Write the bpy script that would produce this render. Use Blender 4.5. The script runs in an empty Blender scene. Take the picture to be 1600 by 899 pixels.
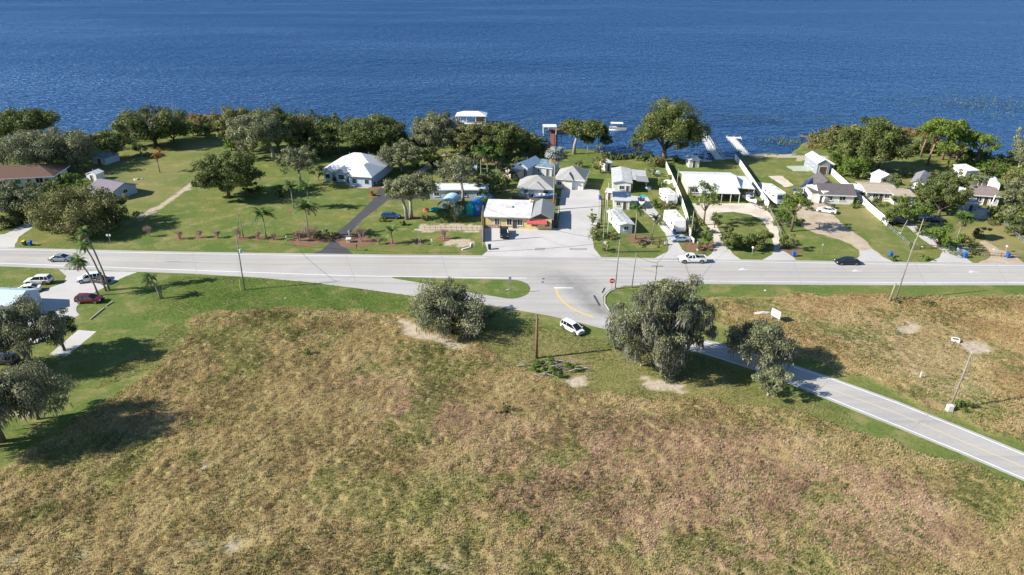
import bpy, math, random
import numpy as np
from mathutils import Vector, Matrix
R = math.radians
rnd = random.Random(7); npr = np.random.default_rng(7)
SC = bpy.context.scene; COL = SC.collection
# ---------------- camera ----------------
PITCH, H, F = R(26), 59.0, 1067.0
cd = bpy.data.cameras.new('camera'); cam = bpy.data.objects.new('camera', cd); COL.objects.link(cam)
cam.location = (0, 0, H); cam.rotation_euler = (R(90) - PITCH, 0, 0)
cd.sensor_width = 36; cd.lens = 36 * F / 1600; cd.clip_end = 20000; cd.clip_start = 1
SC.camera = cam
# ---------------- light ----------------
SUN_EL, SUN_AZ = R(32), R(192)           # sun stands to the left, a little behind the camera
w = bpy.data.worlds.new('World'); SC.world = w; w.use_nodes = True
nt = w.node_tree; nt.nodes.clear()
sky = nt.nodes.new('ShaderNodeTexSky'); sky.sky_type = 'NISHITA'; sky.sun_disc = False
sky.sun_elevation = SUN_EL; sky.sun_rotation = R(90) - SUN_AZ; sky.air_density = 1.0; sky.dust_density = 0.0; sky.ozone_density = 4.0
bg = nt.nodes.new('ShaderNodeBackground'); bg.inputs[1].default_value = 0.074
ow = nt.nodes.new('ShaderNodeOutputWorld')
nt.links.new(sky.outputs[0], bg.inputs[0]); nt.links.new(bg.outputs[0], ow.inputs[0])
sd = bpy.data.lights.new('sun', 'SUN'); sd.energy = 4.6; sd.angle = R(0.53); sd.color = (1, .93, .82)
sun = bpy.data.objects.new('sun', sd); COL.objects.link(sun)
sv = Vector((math.cos(SUN_EL) * math.cos(SUN_AZ), math.cos(SUN_EL) * math.sin(SUN_AZ), math.sin(SUN_EL)))
sun.rotation_euler = sv.to_track_quat('Z', 'Y').to_euler(); sun.location = (-60, 0, 90)
SC.view_settings.view_transform = 'Standard'; SC.view_settings.look = 'None'
SC.view_settings.exposure = 1.0; SC.view_settings.gamma = 1; SC.view_settings.use_curve_mapping = False
SC.render.engine = 'CYCLES'; SC.cycles.max_bounces = 5; SC.cycles.diffuse_bounces = 2; SC.cycles.transparent_max_bounces = 4

# ---------------- photo -> ground survey helpers ----------------
CP, SP = math.cos(PITCH), math.sin(PITCH)
def G(px, py, z=0.0):
    u, v = px - 800, py - 449.5
    dx, dy, dz = u, F * CP - v * SP, -F * SP - v * CP
    t = (z - H) / dz
    return Vector((dx * t, dy * t, z))
def GL(l, z=0.0): return [G(a, b, z).to_2d() for a, b in l]
def ZT(py, pyt):                          # real height of an upright thing from its foot row and top row
    Y = G(800, py).y
    return H - Y * math.tan(PITCH + math.atan((pyt - 449.5) / F))
def S(py): return (F * SP + (py - 449.5) * CP) / H * 1.0    # pixels per metre on the ground at that row

# ---------------- materials ----------------
M = {}
def mat(name, col, rough=.8, metal=0, spec=.3, noise=None, bump=None, emit=None, alpha=None, trans=None):
    if name in M: return M[name]
    m = bpy.data.materials.new(name); m.use_nodes = True; M[name] = m
    n = m.node_tree.nodes; l = m.node_tree.links; b = n['Principled BSDF']
    b.inputs['Base Color'].default_value = (*col, 1); b.inputs['Roughness'].default_value = rough
    b.inputs['Metallic'].default_value = metal; b.inputs['Specular IOR Level'].default_value = spec
    tc = n.new('ShaderNodeTexCoord')
    if noise:                              # (scale, second colour, amount)
        sc_, c2, amt = noise
        nz = n.new('ShaderNodeTexNoise'); nz.inputs['Scale'].default_value = sc_; nz.inputs['Detail'].default_value = 6; nz.inputs['Roughness'].default_value = .65
        l.new(tc.outputs['Object'], nz.inputs['Vector'])
        mr = n.new('ShaderNodeMapRange'); mr.inputs[1].default_value = .35; mr.inputs[2].default_value = .68; mr.inputs[4].default_value = amt
        l.new(nz.outputs[0], mr.inputs[0])
        mx = n.new('ShaderNodeMix'); mx.data_type = 'RGBA'; mx.inputs[6].default_value = (*col, 1); mx.inputs[7].default_value = (*c2, 1)
        l.new(mr.outputs[0], mx.inputs[0]); l.new(mx.outputs[2], b.inputs['Base Color'])
    if bump:                               # (kind, scale, distance, axis)
        if bump[0] == 'wave':
            t = n.new('ShaderNodeTexWave'); t.inputs['Scale'].default_value = bump[1]; t.bands_direction = bump[3]; t.inputs['Distortion'].default_value = 0
        else:
            t = n.new('ShaderNodeTexNoise'); t.inputs['Scale'].default_value = bump[1]; t.inputs['Detail'].default_value = 5
        l.new(tc.outputs['Object'], t.inputs['Vector'])
        bp = n.new('ShaderNodeBump'); bp.inputs['Distance'].default_value = bump[2]; bp.inputs['Strength'].default_value = .8
        l.new(t.outputs[0], bp.inputs['Height']); l.new(bp.outputs[0], b.inputs['Normal'])
    return m
def leafmat(name, c1, c2, c3=None, trans=.25):
    """leaf colour varies with the per-face attribute tone (clump and leaf age)"""
    if name in M: return M[name]
    m = bpy.data.materials.new(name); m.use_nodes = True; M[name] = m
    n = m.node_tree.nodes; l = m.node_tree.links; b = n['Principled BSDF']; out = n['Material Output']
    at = n.new('ShaderNodeAttribute'); at.attribute_name = 'tone'
    cr = n.new('ShaderNodeValToRGB'); l.new(at.outputs['Fac'], cr.inputs[0])
    cr.color_ramp.elements[0].color = (*c1, 1); cr.color_ramp.elements[1].color = (*(c3 or c2), 1)
    e = cr.color_ramp.elements.new(.55); e.color = (*c2, 1)
    l.new(cr.outputs[0], b.inputs['Base Color']); b.inputs['Roughness'].default_value = .6; b.inputs['Specular IOR Level'].default_value = .25
    tr = n.new('ShaderNodeBsdfTranslucent'); l.new(cr.outputs[0], tr.inputs[0])
    ms = n.new('ShaderNodeMixShader'); ms.inputs[0].default_value = trans
    l.new(b.outputs[0], ms.inputs[1]); l.new(tr.outputs[0], ms.inputs[2]); l.new(ms.outputs[0], out.inputs[0])
    return m
def P(name, col, **k): return mat(name, col, **k)
WHITE = P('white paint', (.78, .78, .76), rough=.55, noise=(1.3, (.62, .61, .57), .5))
VINYL = P('white vinyl', (.8, .8, .79), rough=.45, noise=(.8, (.68, .68, .64), .4))
METALROOF = P('white metal roofing', (.74, .75, .76), rough=.42, spec=.5, noise=(.5, (.58, .58, .57), .5), bump=('wave', 2.0, .03, 'X'))
TINROOF = P('weathered pale tin roofing', (.62, .64, .64), rough=.5, noise=(.7, (.36, .36, .35), .7), bump=('wave', 2.6, .04, 'X'))
FLATROOF = P('white coated flat roofing', (.72, .72, .72), rough=.7, noise=(.45, (.42, .42, .42), .8), bump=('noise', 3, .05))
SHGREY = P('light grey shingles', (.36, .36, .355), rough=.9, noise=(1.2, (.27, .27, .265), .7), bump=('noise', 14, .03))
SHDARK = P('dark grey shingles', (.13, .115, .12), rough=.9, noise=(1.2, (.09, .08, .085), .7), bump=('noise', 14, .03))
SHBROWN = P('brown shingles', (.13, .078, .06), rough=.9, noise=(1.2, (.11, .07, .05), .7), bump=('noise', 14, .03))
SHTAN = P('tan gravel roofing', (.42, .36, .30), rough=.9, noise=(.9, (.34, .29, .24), .7), bump=('noise', 10, .03))
BLUEROOF = P('pale blue metal roofing', (.30, .42, .55), rough=.45, noise=(.7, (.22, .33, .45), .5), bump=('wave', 2.0, .03, 'X'))
NAVY = P('navy metal roofing', (.02, .04, .12), rough=.4, noise=(.7, (.03, .05, .13), .5), bump=('wave', 2.0, .03, 'X'))
CREAM = P('cream stucco', (.62, .55, .42), rough=.9, noise=(.8, (.52, .45, .34), .5))
YELLOW = P('yellow stucco', (.68, .53, .24), rough=.9, noise=(.9, (.58, .45, .24), .6))
STUCCO = P('white stucco', (.72, .70, .66), rough=.9, noise=(.8, (.58, .56, .52), .5))
GREYW = P('grey siding', (.30, .33, .37), rough=.8, noise=(.8, (.24, .27, .30), .5), bump=('wave', 3, .02, 'Z'))
BLUEW = P('pale blue siding', (.40, .50, .58), rough=.8, noise=(.8, (.33, .42, .5), .5))
GLASS = P('window glass', (.03, .04, .05), rough=.08, spec=.8)
DOORM = P('dark door paint', (.10, .07, .05), rough=.6, noise=(3, (.07, .05, .04), .6))
GARAGE = P('garage door paint', (.76, .76, .74), rough=.6, bump=('wave', 1.2, .03, 'Z'))
WOOD = P('weathered wood', (.20, .15, .11), rough=.9, noise=(4, (.11, .085, .065), .8))
WOODL = P('pale weathered timber', (.42, .38, .32), rough=.9, noise=(4, (.28, .25, .21), .8))
DECKRED = P('red brown deck boards', (.27, .10, .07), rough=.85, noise=(2, (.18, .08, .06), .7), bump=('wave', 3, .03, 'Y'))
DECKW = P('bleached white decking', (.72, .71, .69), rough=.8, noise=(2, (.52, .51, .48), .7), bump=('wave', 3, .03, 'Y'))
STEEL = P('galvanised steel', (.42, .43, .44), rough=.45, metal=.6)
DARK = P('dark rubber', (.018, .018, .018), rough=.8)
BLACKP = P('black plastic', (.025, .025, .028), rough=.5)
RUSTRED = P('red awning fabric', (.45, .06, .07), rough=.8, noise=(2, (.55, .14, .14), .6))
RIM = P('alloy rim', (.5, .5, .52), rough=.3, metal=.8)
LAMPW = P('headlight lens', (.75, .77, .8), rough=.1, spec=.8)
LAMPR = P('red tail lens', (.35, .01, .01), rough=.2, spec=.7)
TEAL = P('teal canvas', (.02, .42, .40), rough=.6, noise=(2, (.02, .30, .30), .6))
BLUEC = P('blue tarp', (.03, .22, .52), rough=.5, noise=(1.6, (.02, .14, .38), .6))
LBLUEC = P('pale blue tarp', (.42, .60, .74), rough=.5, noise=(1.6, (.34, .50, .64), .6))
GREYC = P('grey tarp', (.33, .37, .42), rough=.7, noise=(1.6, (.22, .25, .29), .6))
BARK = P('grey brown bark', (.16, .125, .095), rough=.95, noise=(3, (.08, .065, .05), .8), bump=('noise', 8, .08))
BARKL = P('pale lichen bark', (.36, .33, .29), rough=.95, noise=(2, (.20, .17, .14), .8), bump=('noise', 8, .08))
BARKP = P('red brown pine bark', (.28, .17, .12), rough=.95, noise=(3, (.17, .10, .07), .8), bump=('noise', 8, .08))
MULCH = P('red mulch', (.24, .13, .085), rough=.95, noise=(3, (.15, .10, .05), .9), bump=('noise', 14, .08))
STONE = P('pale limestone', (.55, .52, .47), rough=.9, noise=(4, (.38, .35, .31), .8))
YELLOWP = P('yellow paint', (.65, .45, .04), rough=.6)
ROADW = P('white road paint', (.82, .82, .80), rough=.6, noise=(2.5, (.55, .55, .54), .6))
ROADY = P('faded yellow road paint', (.62, .47, .24), rough=.7, noise=(1.5, (.50, .45, .36), .9))
ROADY2 = P('yellow road paint', (.72, .48, .14), rough=.7, noise=(2.5, (.55, .42, .2), .7))
def ground_mat(name, c1, c2, c3, s1=.08, s2=1.6, bumpd=.02, streak=None):
    """large stains, fine grain and, for roads, lengthwise wear"""
    if name in M: return M[name]
    m = bpy.data.materials.new(name); m.use_nodes = True; M[name] = m
    n = m.node_tree.nodes; l = m.node_tree.links; b = n['Principled BSDF']; b.inputs['Roughness'].default_value = .9; b.inputs['Specular IOR Level'].default_value = .2
    tc = n.new('ShaderNodeTexCoord')
    def nz(s, v=None):
        a = n.new('ShaderNodeTexNoise'); a.inputs['Scale'].default_value = s; a.inputs['Detail'].default_value = 8; a.inputs['Roughness'].default_value = .6
        l.new(v or tc.outputs['Object'], a.inputs['Vector']); return a
    def rng(x, lo, hi, amt=1):
        r = n.new('ShaderNodeMapRange'); r.inputs[1].default_value = lo; r.inputs[2].default_value = hi; r.inputs[4].default_value = amt; l.new(x, r.inputs[0]); return r.outputs[0]
    def mx(f, a, bb):
        q = n.new('ShaderNodeMix'); q.data_type = 'RGBA'; l.new(f, q.inputs[0])
        for i, c in ((6, a), (7, bb)):
            if isinstance(c, tuple): q.inputs[i].default_value = (*c, 1)
            else: l.new(c, q.inputs[i])
        return q.outputs[2]
    big = mx(rng(nz(s1).outputs[0], .38, .66), c1, c2)
    fin = mx(rng(nz(s2).outputs[0], .45, .75, .6), big, c3)
    if streak:
        mp = n.new('ShaderNodeMapping'); mp.inputs['Scale'].default_value = (.012, .9, 1); mp.inputs['Rotation'].default_value = (0, 0, streak[1]); l.new(tc.outputs['Object'], mp.inputs[0])
        fin = mx(rng(nz(1.0, mp.outputs[0]).outputs[0], .45, .7, .75), fin, streak[0])
    l.new(fin, b.inputs['Base Color'])
    bp = n.new('ShaderNodeBump'); bp.inputs['Distance'].default_value = bumpd; l.new(nz(6).outputs[0], bp.inputs['Height']); l.new(bp.outputs[0], b.inputs['Normal'])
    return m
ROADM = ground_mat('sun bleached asphalt', (.43, .42, .40), (.36, .35, .335), (.47, .46, .44), .06, 2.5, .01, ((.30, .29, .285), R(1)))
LOTM = ground_mat('pale concrete paving', (.50, .49, .475), (.42, .41, .40), (.55, .54, .52), .12, 2, .01)
BLACKTOP = ground_mat('dark asphalt', (.075, .075, .085), (.06, .06, .068), (.10, .10, .11), .2, 3, .01)
SANDM = ground_mat('white shell sand', (.62, .55, .47), (.46, .39, .31), (.70, .64, .57), .25, 2.2, .05)
DIRTM = ground_mat('sandy dirt', (.46, .38, .29), (.33, .26, .17), (.56, .50, .42), .3, 2.6, .06)

# ---------------- mesh helpers ----------------
def link(name, me, m=None, parent=None, loc=None):
    o = bpy.data.objects.new(name, me); COL.objects.link(o)
    if m is not None:
        for q in (m if isinstance(m, (list, tuple)) else [m]): me.materials.append(q)
    if parent is not None: o.parent = parent
    if loc is not None: o.location = loc
    return o
def tag(o, label=None, cat=None, group=None, kind=None):
    for k, v in (('label', label), ('category', cat), ('group', group), ('kind', kind)):
        if v: o[k] = v
    return o
def empty(name, loc, rz=0, label=None, cat=None, group=None):
    o = bpy.data.objects.new(name, None); COL.objects.link(o); o.empty_display_size = .3
    o.location = loc; o.rotation_euler = (0, 0, rz); return tag(o, label, cat, group)
def copy_tree(o, parent=None):
    kids = [c for c in bpy.data.objects if c.parent == o]
    c = o.copy(); COL.objects.link(c)
    if parent: c.parent = parent
    for k in kids: copy_tree(k, c)
    return c
class MB:
    def __init__(s): s.v = []; s.f = []
    def add(s, vs, fs):
        b = len(s.v); s.v += [tuple(x) for x in vs]; s.f += [tuple(b + i for i in f) for f in fs]; return s
    def box(s, x0, x1, y0, y1, z0, z1):
        return s.add([(x0,y0,z0),(x1,y0,z0),(x1,y1,z0),(x0,y1,z0),(x0,y0,z1),(x1,y0,z1),(x1,y1,z1),(x0,y1,z1)],
            [(3,2,1,0),(4,5,6,7),(0,1,5,4),(1,2,6,5),(2,3,7,6),(3,0,4,7)])
    def cbox(s, cx, cy, cz, sx, sy, sz): return s.box(cx-sx/2, cx+sx/2, cy-sy/2, cy+sy/2, cz-sz/2, cz+sz/2)
    def prism(s, pts, z0, z1):            # pts 2d, ccw
        n = len(pts)
        return s.add([(p[0],p[1],z0) for p in pts] + [(p[0],p[1],z1) for p in pts],
            [tuple(range(n-1,-1,-1)), tuple(range(n,2*n))] + [(i,(i+1)%n,n+(i+1)%n,n+i) for i in range(n)])
    def tube(s, pts, rad, k=6, cap=True):
        pts = [Vector(p) for p in pts]; n = len(pts)
        if not isinstance(rad, (list, tuple)): rad = [rad]*n
        vs = []; 
        for i, p in enumerate(pts):
            d = (pts[min(i+1,n-1)] - pts[max(i-1,0)]).normalized()
            a = d.cross(Vector((0,0,1)) if abs(d.z) < .9 else Vector((1,0,0))).normalized(); b = d.cross(a)
            for j in range(k):
                t = 2*math.pi*j/k; vs.append(p + (a*math.cos(t) + b*math.sin(t))*rad[i])
        fs = [(i*k+j, i*k+(j+1)%k, (i+1)*k+(j+1)%k, (i+1)*k+j) for i in range(n-1) for j in range(k)]
        if cap: fs += [tuple(range(k-1,-1,-1)), tuple((n-1)*k+j for j in range(k))]
        return s.add(vs, fs)
    def lathe(s, prof, k=12, c=(0,0,0)):  # prof: (r,z)
        vs = [(c[0]+r*math.cos(2*math.pi*j/k), c[1]+r*math.sin(2*math.pi*j/k), c[2]+z) for r, z in prof for j in range(k)]
        n = len(prof)
        return s.add(vs, [(i*k+j, i*k+(j+1)%k, (i+1)*k+(j+1)%k, (i+1)*k+j) for i in range(n-1) for j in range(k)] + [tuple(range(k-1,-1,-1)), tuple((n-1)*k+j for j in range(k))])
    def loft(s, rings, cap=True):
        k = len(rings[0]); n = len(rings)
        return s.add([p for r in rings for p in r], [(i*k+j, i*k+(j+1)%k, (i+1)*k+(j+1)%k, (i+1)*k+j) for i in range(n-1) for j in range(k)] + ([tuple(range(k-1,-1,-1)), tuple((n-1)*k+j for j in range(k))] if cap else []))
    def mesh(s, name, smooth=False, bevel=0):
        me = bpy.data.meshes.new(name); me.from_pydata(s.v, [], s.f); me.update()
        if smooth: me.polygons.foreach_set('use_smooth', [True]*len(me.polygons))
        return me
    def build(s, name, m, parent=None, smooth=False, bevel=0, loc=None):
        o = link(name, s.mesh(name, smooth), m, parent, loc)
        if bevel:
            b = o.modifiers.new('bevel', 'BEVEL'); b.width = bevel; b.segments = 1; b.limit_method = 'ANGLE'
        return o
def npmesh(name, verts, quads=None, tris=None, tone=None, attrs=None, smooth=False):
    me = bpy.data.meshes.new(name)
    q = quads if quads is not None else np.zeros((0,4), int); t = tris if tris is not None else np.zeros((0,3), int)
    me.vertices.add(len(verts)); me.vertices.foreach_set('co', np.asarray(verts, np.float32).ravel())
    nl = q.size + t.size; me.loops.add(nl); me.loops.foreach_set('vertex_index', np.concatenate([q.ravel(), t.ravel()]).astype(np.int32))
    me.polygons.add(len(q) + len(t))
    ls = np.concatenate([np.arange(len(q))*4, q.size + np.arange(len(t))*3]).astype(np.int32)
    me.polygons.foreach_set('loop_start', ls)
    if tone is not None:
        a = me.attributes.new('tone', 'FLOAT', 'FACE'); a.data.foreach_set('value', np.asarray(tone, np.float32))
    for k, vv in (attrs or {}).items():
        a = me.attributes.new(k, 'FLOAT', 'POINT'); a.data.foreach_set('value', np.asarray(vv, np.float32))
    me.update(calc_edges=True); me.validate()
    if smooth: me.polygons.foreach_set('use_smooth', np.ones(len(me.polygons), bool))
    return me
# ---------------- ground cover survey ----------------
def inpoly(X, Y, poly):
    r = np.zeros(X.shape, bool); n = len(poly)
    for i in range(n):
        x1, y1 = poly[i]; x2, y2 = poly[(i+1) % n]
        c = ((y1 > Y) != (y2 > Y)) & (X < (x2-x1)*(Y-y1)/((y2-y1) + 1e-12) + x1); r ^= c
    return r
def blur(a, k):
    if k < 1: return a
    for ax in (0, 1):
        for _ in range(2):
            p = np.pad(a, [(k, k) if i == ax else (0, 0) for i in (0, 1)], 'edge'); c = np.cumsum(p, ax)
            z = np.zeros_like(np.take(c, [0], ax)); c = np.concatenate([z, c], ax); n = a.shape[ax]
            a = (np.take(c, range(2*k+1, 2*k+1+n), ax) - np.take(c, range(0, n), ax)) / (2*k+1)
    return a
_lat = npr.random((512, 512))
def vnoise(X, Y, s, o=0):
    x, y = X*s + 37.3*o + 100, Y*s + 11.7*o + 100; xi, yi = np.floor(x).astype(int), np.floor(y).astype(int); fx, fy = x-xi, y-yi
    fx, fy = fx*fx*(3-2*fx), fy*fy*(3-2*fy); g = lambda a, b: _lat[(a+o*7) % 512, (b+o*13) % 512]
    return (g(xi,yi)*(1-fx)+g(xi+1,yi)*fx)*(1-fy) + (g(xi,yi+1)*(1-fx)+g(xi+1,yi+1)*fx)*fy
SHORE = GL([(-260,232),(-60,226),(60,220),(140,212),(200,203),(260,193),(300,184),(345,181),(400,184),(470,190),(560,202),(620,214),(660,216),(720,208),(780,210),(830,222),(850,232),(880,238),(905,232),(925,236),(960,243),(1000,247),(1060,251),(1110,252),(1150,250),(1180,242),(1236,243),(1247,232),(1268,223),(1290,210),(1330,200),(1400,203),(1440,207),(1480,222),(1520,238),(1550,247),(1584,247),(1590,237),(1630,230),(1760,222),(1900,215)], -.45)
SHORE = [(-900, SHORE[0].y)] + [tuple(p) for p in SHORE] + [(900, SHORE[-1].y)]
LANDP = SHORE + [(900, -400), (-900, -400)]
ROUGH_A = GL([(-320,800),(0,735),(70,690),(150,640),(205,600),(262,558),(292,530),(300,494),(420,482),(560,487),(625,492),(690,520),(760,545),(800,575),(850,600),(960,622),(1100,628),(1250,650),(1400,694),(1600,770),(1900,900),(1900,1500),(-600,1500)])
ROUGH_B = GL([(1090,468),(1200,463),(1600,466),(1900,470),(1900,760),(1600,690),(1480,650),(1400,612),(1290,575),(1200,540),(1120,500)])
SEMI = GL([(600,490),(770,510),(880,515),(960,530),(1100,560),(1250,625),(1400,690),(1250,660),(1100,635),(960,630),(850,605),(760,560)])
SEMI2 = GL([(170,600),(270,560),(300,498),(270,500),(160,590),(40,690),(0,720),(0,740)])
GREENS = GL([(300,430),(450,440),(640,465),(660,500),(420,487),(300,492),(250,500),(240,450)])
LAWNDRY = GL([(150,240),(340,215),(330,260),(300,300),(210,345),(150,300)])
LAWNDRY2 = GL([(1380,355),(1430,330),(1320,318),(1300,330),(1360,380),(1400,400)])
LAWNDRY3 = GL([(1500,400),(1500,360),(1560,330),(1640,400),(1640,404)])
LAWNDRY4 = GL([(1180,275),(1230,262),(1215,250),(1400,240),(1480,270),(1560,300),(1400,300),(1290,280)])
SANDS = [GL(l) for l in ([(603,496),(640,507),(690,528),(736,546),(720,548),(670,534),(625,518)],
  [(988,589),(1010,592),(1075,602),(1068,610),(1015,610),(1000,600)],
  [(1495,533),(1530,532),(1545,548),(1530,556),(1510,556)],
  [(880,600),(905,592),(915,602),(895,608)],[(1398,508),(1440,506),(1445,518),(1405,520)],[(1548,615),(1572,617),(1568,624)],
  [(210,338),(232,328),(262,310),(300,285),(304,289),(268,316),(236,335),(214,346)],
  [(655,350),(752,352),(756,362),(660,362)],[(690,372),(740,374),(738,384),(700,384)],
  [(1242,252),(1240,243),(1290,243),(1290,250)],[(1170,243),(1240,240),(1240,246),(1175,247)],
  [(1130,270),(1140,270)],[(296,846),(330,838),(350,850),(318,862)],[(118,858),(150,856),(152,870),(124,872)],[(222,884),(248,880),(250,896),(226,898)],[(350,846),(392,842),(398,852),(356,858)],[(305,728),(330,730),(328,742),(308,740)],[(455,858),(475,856),(476,868),(458,868)],[(628,885),(700,880),(720,892),(640,896)],[(0,882),(24,880),(20,894),(0,896)],[(270,892),(300,888),(304,898),(272,900)],[(430,645),(452,642),(456,650),(434,652)],[(1120,780),(1150,778),(1152,786),(1122,788)],[(0,648),(40,630),(60,640),(30,660)],[(850,300),(800,297),(770,292),(775,300)])]
BARESC = GL([(1300,480),(1480,490),(1560,560),(1590,640),(1500,650),(1380,600),(1290,540)])
PINK = GL([(700,640),(950,650),(1250,680),(1500,760),(1600,899),(800,899),(740,760),(560,640),(500,560),(640,560)])
def survey(x0, x1, y0, y1, st):
    xs = np.arange(x0, x1+st/2, st); ys = np.arange(y0, y1+st/2, st); X, Y = np.meshgrid(xs, ys)
    wx = X + 2.2*(vnoise(X,Y,.35,1)-.5) + 1.2*(vnoise(X,Y,1.1,2)-.5); wy = Y + 2.2*(vnoise(X,Y,.35,3)-.5) + 1.2*(vnoise(X,Y,1.1,4)-.5)
    m = lambda p, b, X=wx, Y=wy: blur(inpoly(X, Y, p).astype(float), int(b/st))
    rough = np.maximum(m(ROUGH_A, .8), m(ROUGH_B, .8))
    dry = np.clip(rough*1.0 + .55*m(SEMI, 2.5) + .35*m(SEMI2, 1.5) + .40*m(LAWNDRY, 5) + .5*m(LAWNDRY2, 2) + .6*m(LAWNDRY3, 2) + .3*m(LAWNDRY4, 3), 0, 1)
    dry = np.clip(dry + (vnoise(X,Y,.09,5)-.5)*.35*(dry > .05), 0, 1)
    bare = np.zeros_like(X)
    for q in SANDS: bare = np.maximum(bare, m(q, .7)*.92)
    bare = np.maximum(bare, .36*m(BARESC, 3))
    pink = m(PINK, 5); green = m(GREENS, 4)
    return xs, ys, X, Y, rough, dry, bare, pink, green
def gridmesh(name, X, Y, Z, attrs, keep=None):
    r, c = X.shape; idx = np.arange(r*c).reshape(r, c)
    q = np.stack([idx[:-1,:-1], idx[:-1,1:], idx[1:,1:], idx[1:,:-1]], -1).reshape(-1, 4)
    V = np.stack([X, Y, Z], -1).reshape(-1, 3)
    if keep is not None:
        k = keep.ravel(); q = q[k[q].any(1)]
        used = np.unique(q); mp = -np.ones(r*c, int); mp[used] = np.arange(len(used)); q = mp[q]; V = V[used]
        attrs = {a: v.ravel()[used] for a, v in attrs.items()}
    else: attrs = {a: v.ravel() for a, v in attrs.items()}
    return npmesh(name, V, q, attrs=attrs, smooth=True)
def cover_mat():
    m = bpy.data.materials.new('grass and soil'); m.use_nodes = True
    n = m.node_tree.nodes; l = m.node_tree.links; b = n['Principled BSDF']; b.inputs['Roughness'].default_value = .95; b.inputs['Specular IOR Level'].default_value = .1
    tc = n.new('ShaderNodeTexCoord')
    at = lambda a: (lambda q: (setattr(q, 'attribute_name', a), q.outputs['Fac'])[1])(n.new('ShaderNodeAttribute'))
    def nz(s, det=6, ro=.6, vec=None):
        a = n.new('ShaderNodeTexNoise'); a.inputs['Scale'].default_value = s; a.inputs['Detail'].default_value = det; a.inputs['Roughness'].default_value = ro
        l.new(vec or tc.outputs['Object'], a.inputs['Vector']); return a.outputs[0]
    def rng(x, lo, hi, a0=0, a1=1):
        r = n.new('ShaderNodeMapRange'); r.inputs[1].default_value = lo; r.inputs[2].default_value = hi; r.inputs[3].default_value = a0; r.inputs[4].default_value = a1; l.new(x, r.inputs[0]); return r.outputs[0]
    def mt(op, a, bb):
        q = n.new('ShaderNodeMath'); q.operation = op; q.use_clamp = op != 'SUBTRACT'
        for i, c in enumerate((a, bb)):
            if isinstance(c, (int, float)): q.inputs[i].default_value = c
            else: l.new(c, q.inputs[i])
        return q.outputs[0]
    def mx(f, a, bb):
        q = n.new('ShaderNodeMix'); q.data_type = 'RGBA'; l.new(f, q.inputs[0])
        for i, c in ((6, a), (7, bb)):
            if isinstance(c, tuple): q.inputs[i].default_value = (*c, 1)
            else: l.new(c, q.inputs[i])
        return q.outputs[2]
    mp = n.new('ShaderNodeMapping'); mp.inputs['Scale'].default_value = (.10, .9, 1); l.new(tc.outputs['Object'], mp.inputs[0])
    lawn = mx(rng(nz(.07), .4, .62), C_LAWN1, C_LAWN2)
    lawn = mx(rng(nz(.6), .5, .75, 0, .6), lawn, C_LAWN3)
    lawn = mx(rng(nz(1.0, 4, .6, mp.outputs[0]), .48, .7, 0, .35), lawn, C_LAWN2)
    lawn = mx(rng(nz(2.2, 6, .75), .46, .66, 0, .75), lawn, C_LAWN4)
    lawn = mx(rng(nz(7, 3, .8), .58, .72, 0, .6), lawn, C_STRAW)
    lawn = mx(mt('MULTIPLY', at('green'), rng(nz(.35, 6, .65), .35, .65, .1, .85)), lawn, C_GREEN)
    lawn = mx(rng(nz(.22, 7, .7), .50, .66, 0, .7), lawn, C_LAWN5)
    dry = mx(rng(nz(.12), .4, .6), C_DRY1, C_DRY2)
    dry = mx(mt('MULTIPLY', at('pink'), rng(nz(.2), .42, .58, 0, .85)), dry, C_PINK)
    dry = mx(rng(nz(.16, 5), .53, .66, 0, .75), dry, C_OLIVE)
    dry = mx(rng(nz(2.4, 4), .5, .72, 0, .7), dry, C_DARKD)
    dry = mx(rng(nz(5, 3), .55, .75, 0, .5), dry, C_STRAW)
    base = mx(rng(mt('ADD', at('dry'), rng(nz(.9, 5), .2, .8, -.12, .12)), .15, .85), lawn, dry)
    sand = mx(rng(nz(2.2, 5), .4, .7), (.50, .43, .35), (.32, .26, .18))
    bf = rng(mt('ADD', mt('MULTIPLY', at('bare'), .75), rng(nz(1.0, 7, .75), .3, .7, 0, .5)),   .45, .95)
    base = mx(bf, base, sand)
    tiny = mt('MULTIPLY', rng(nz(.33, 7, .72), .66, .74), at('dry'))
    base = mx(tiny, base, sand)
    l.new(base, b.inputs['Base Color'])
    bp = n.new('ShaderNodeBump'); bp.inputs['Distance'].default_value = .12; bp.inputs['Strength'].default_value = .7; l.new(nz(3.5, 6, .7), bp.inputs['Height']); l.new(bp.outputs[0], b.inputs['Normal'])
    return m
C_LAWN5 = (.29,.245,.11)
C_LAWN1, C_LAWN2, C_LAWN3, C_LAWN4 = (.102,.160,.036), (.180,.195,.056), (.076,.120,.026), (.055,.085,.024)
C_GREEN = (.085,.165,.026)
C_DRY1, C_DRY2, C_PINK, C_OLIVE, C_DARKD, C_STRAW = (.31,.26,.115), (.28,.225,.11), (.31,.215,.145), (.19,.20,.06), (.20,.155,.08), (.37,.31,.165)
COVER = cover_mat()
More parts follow.
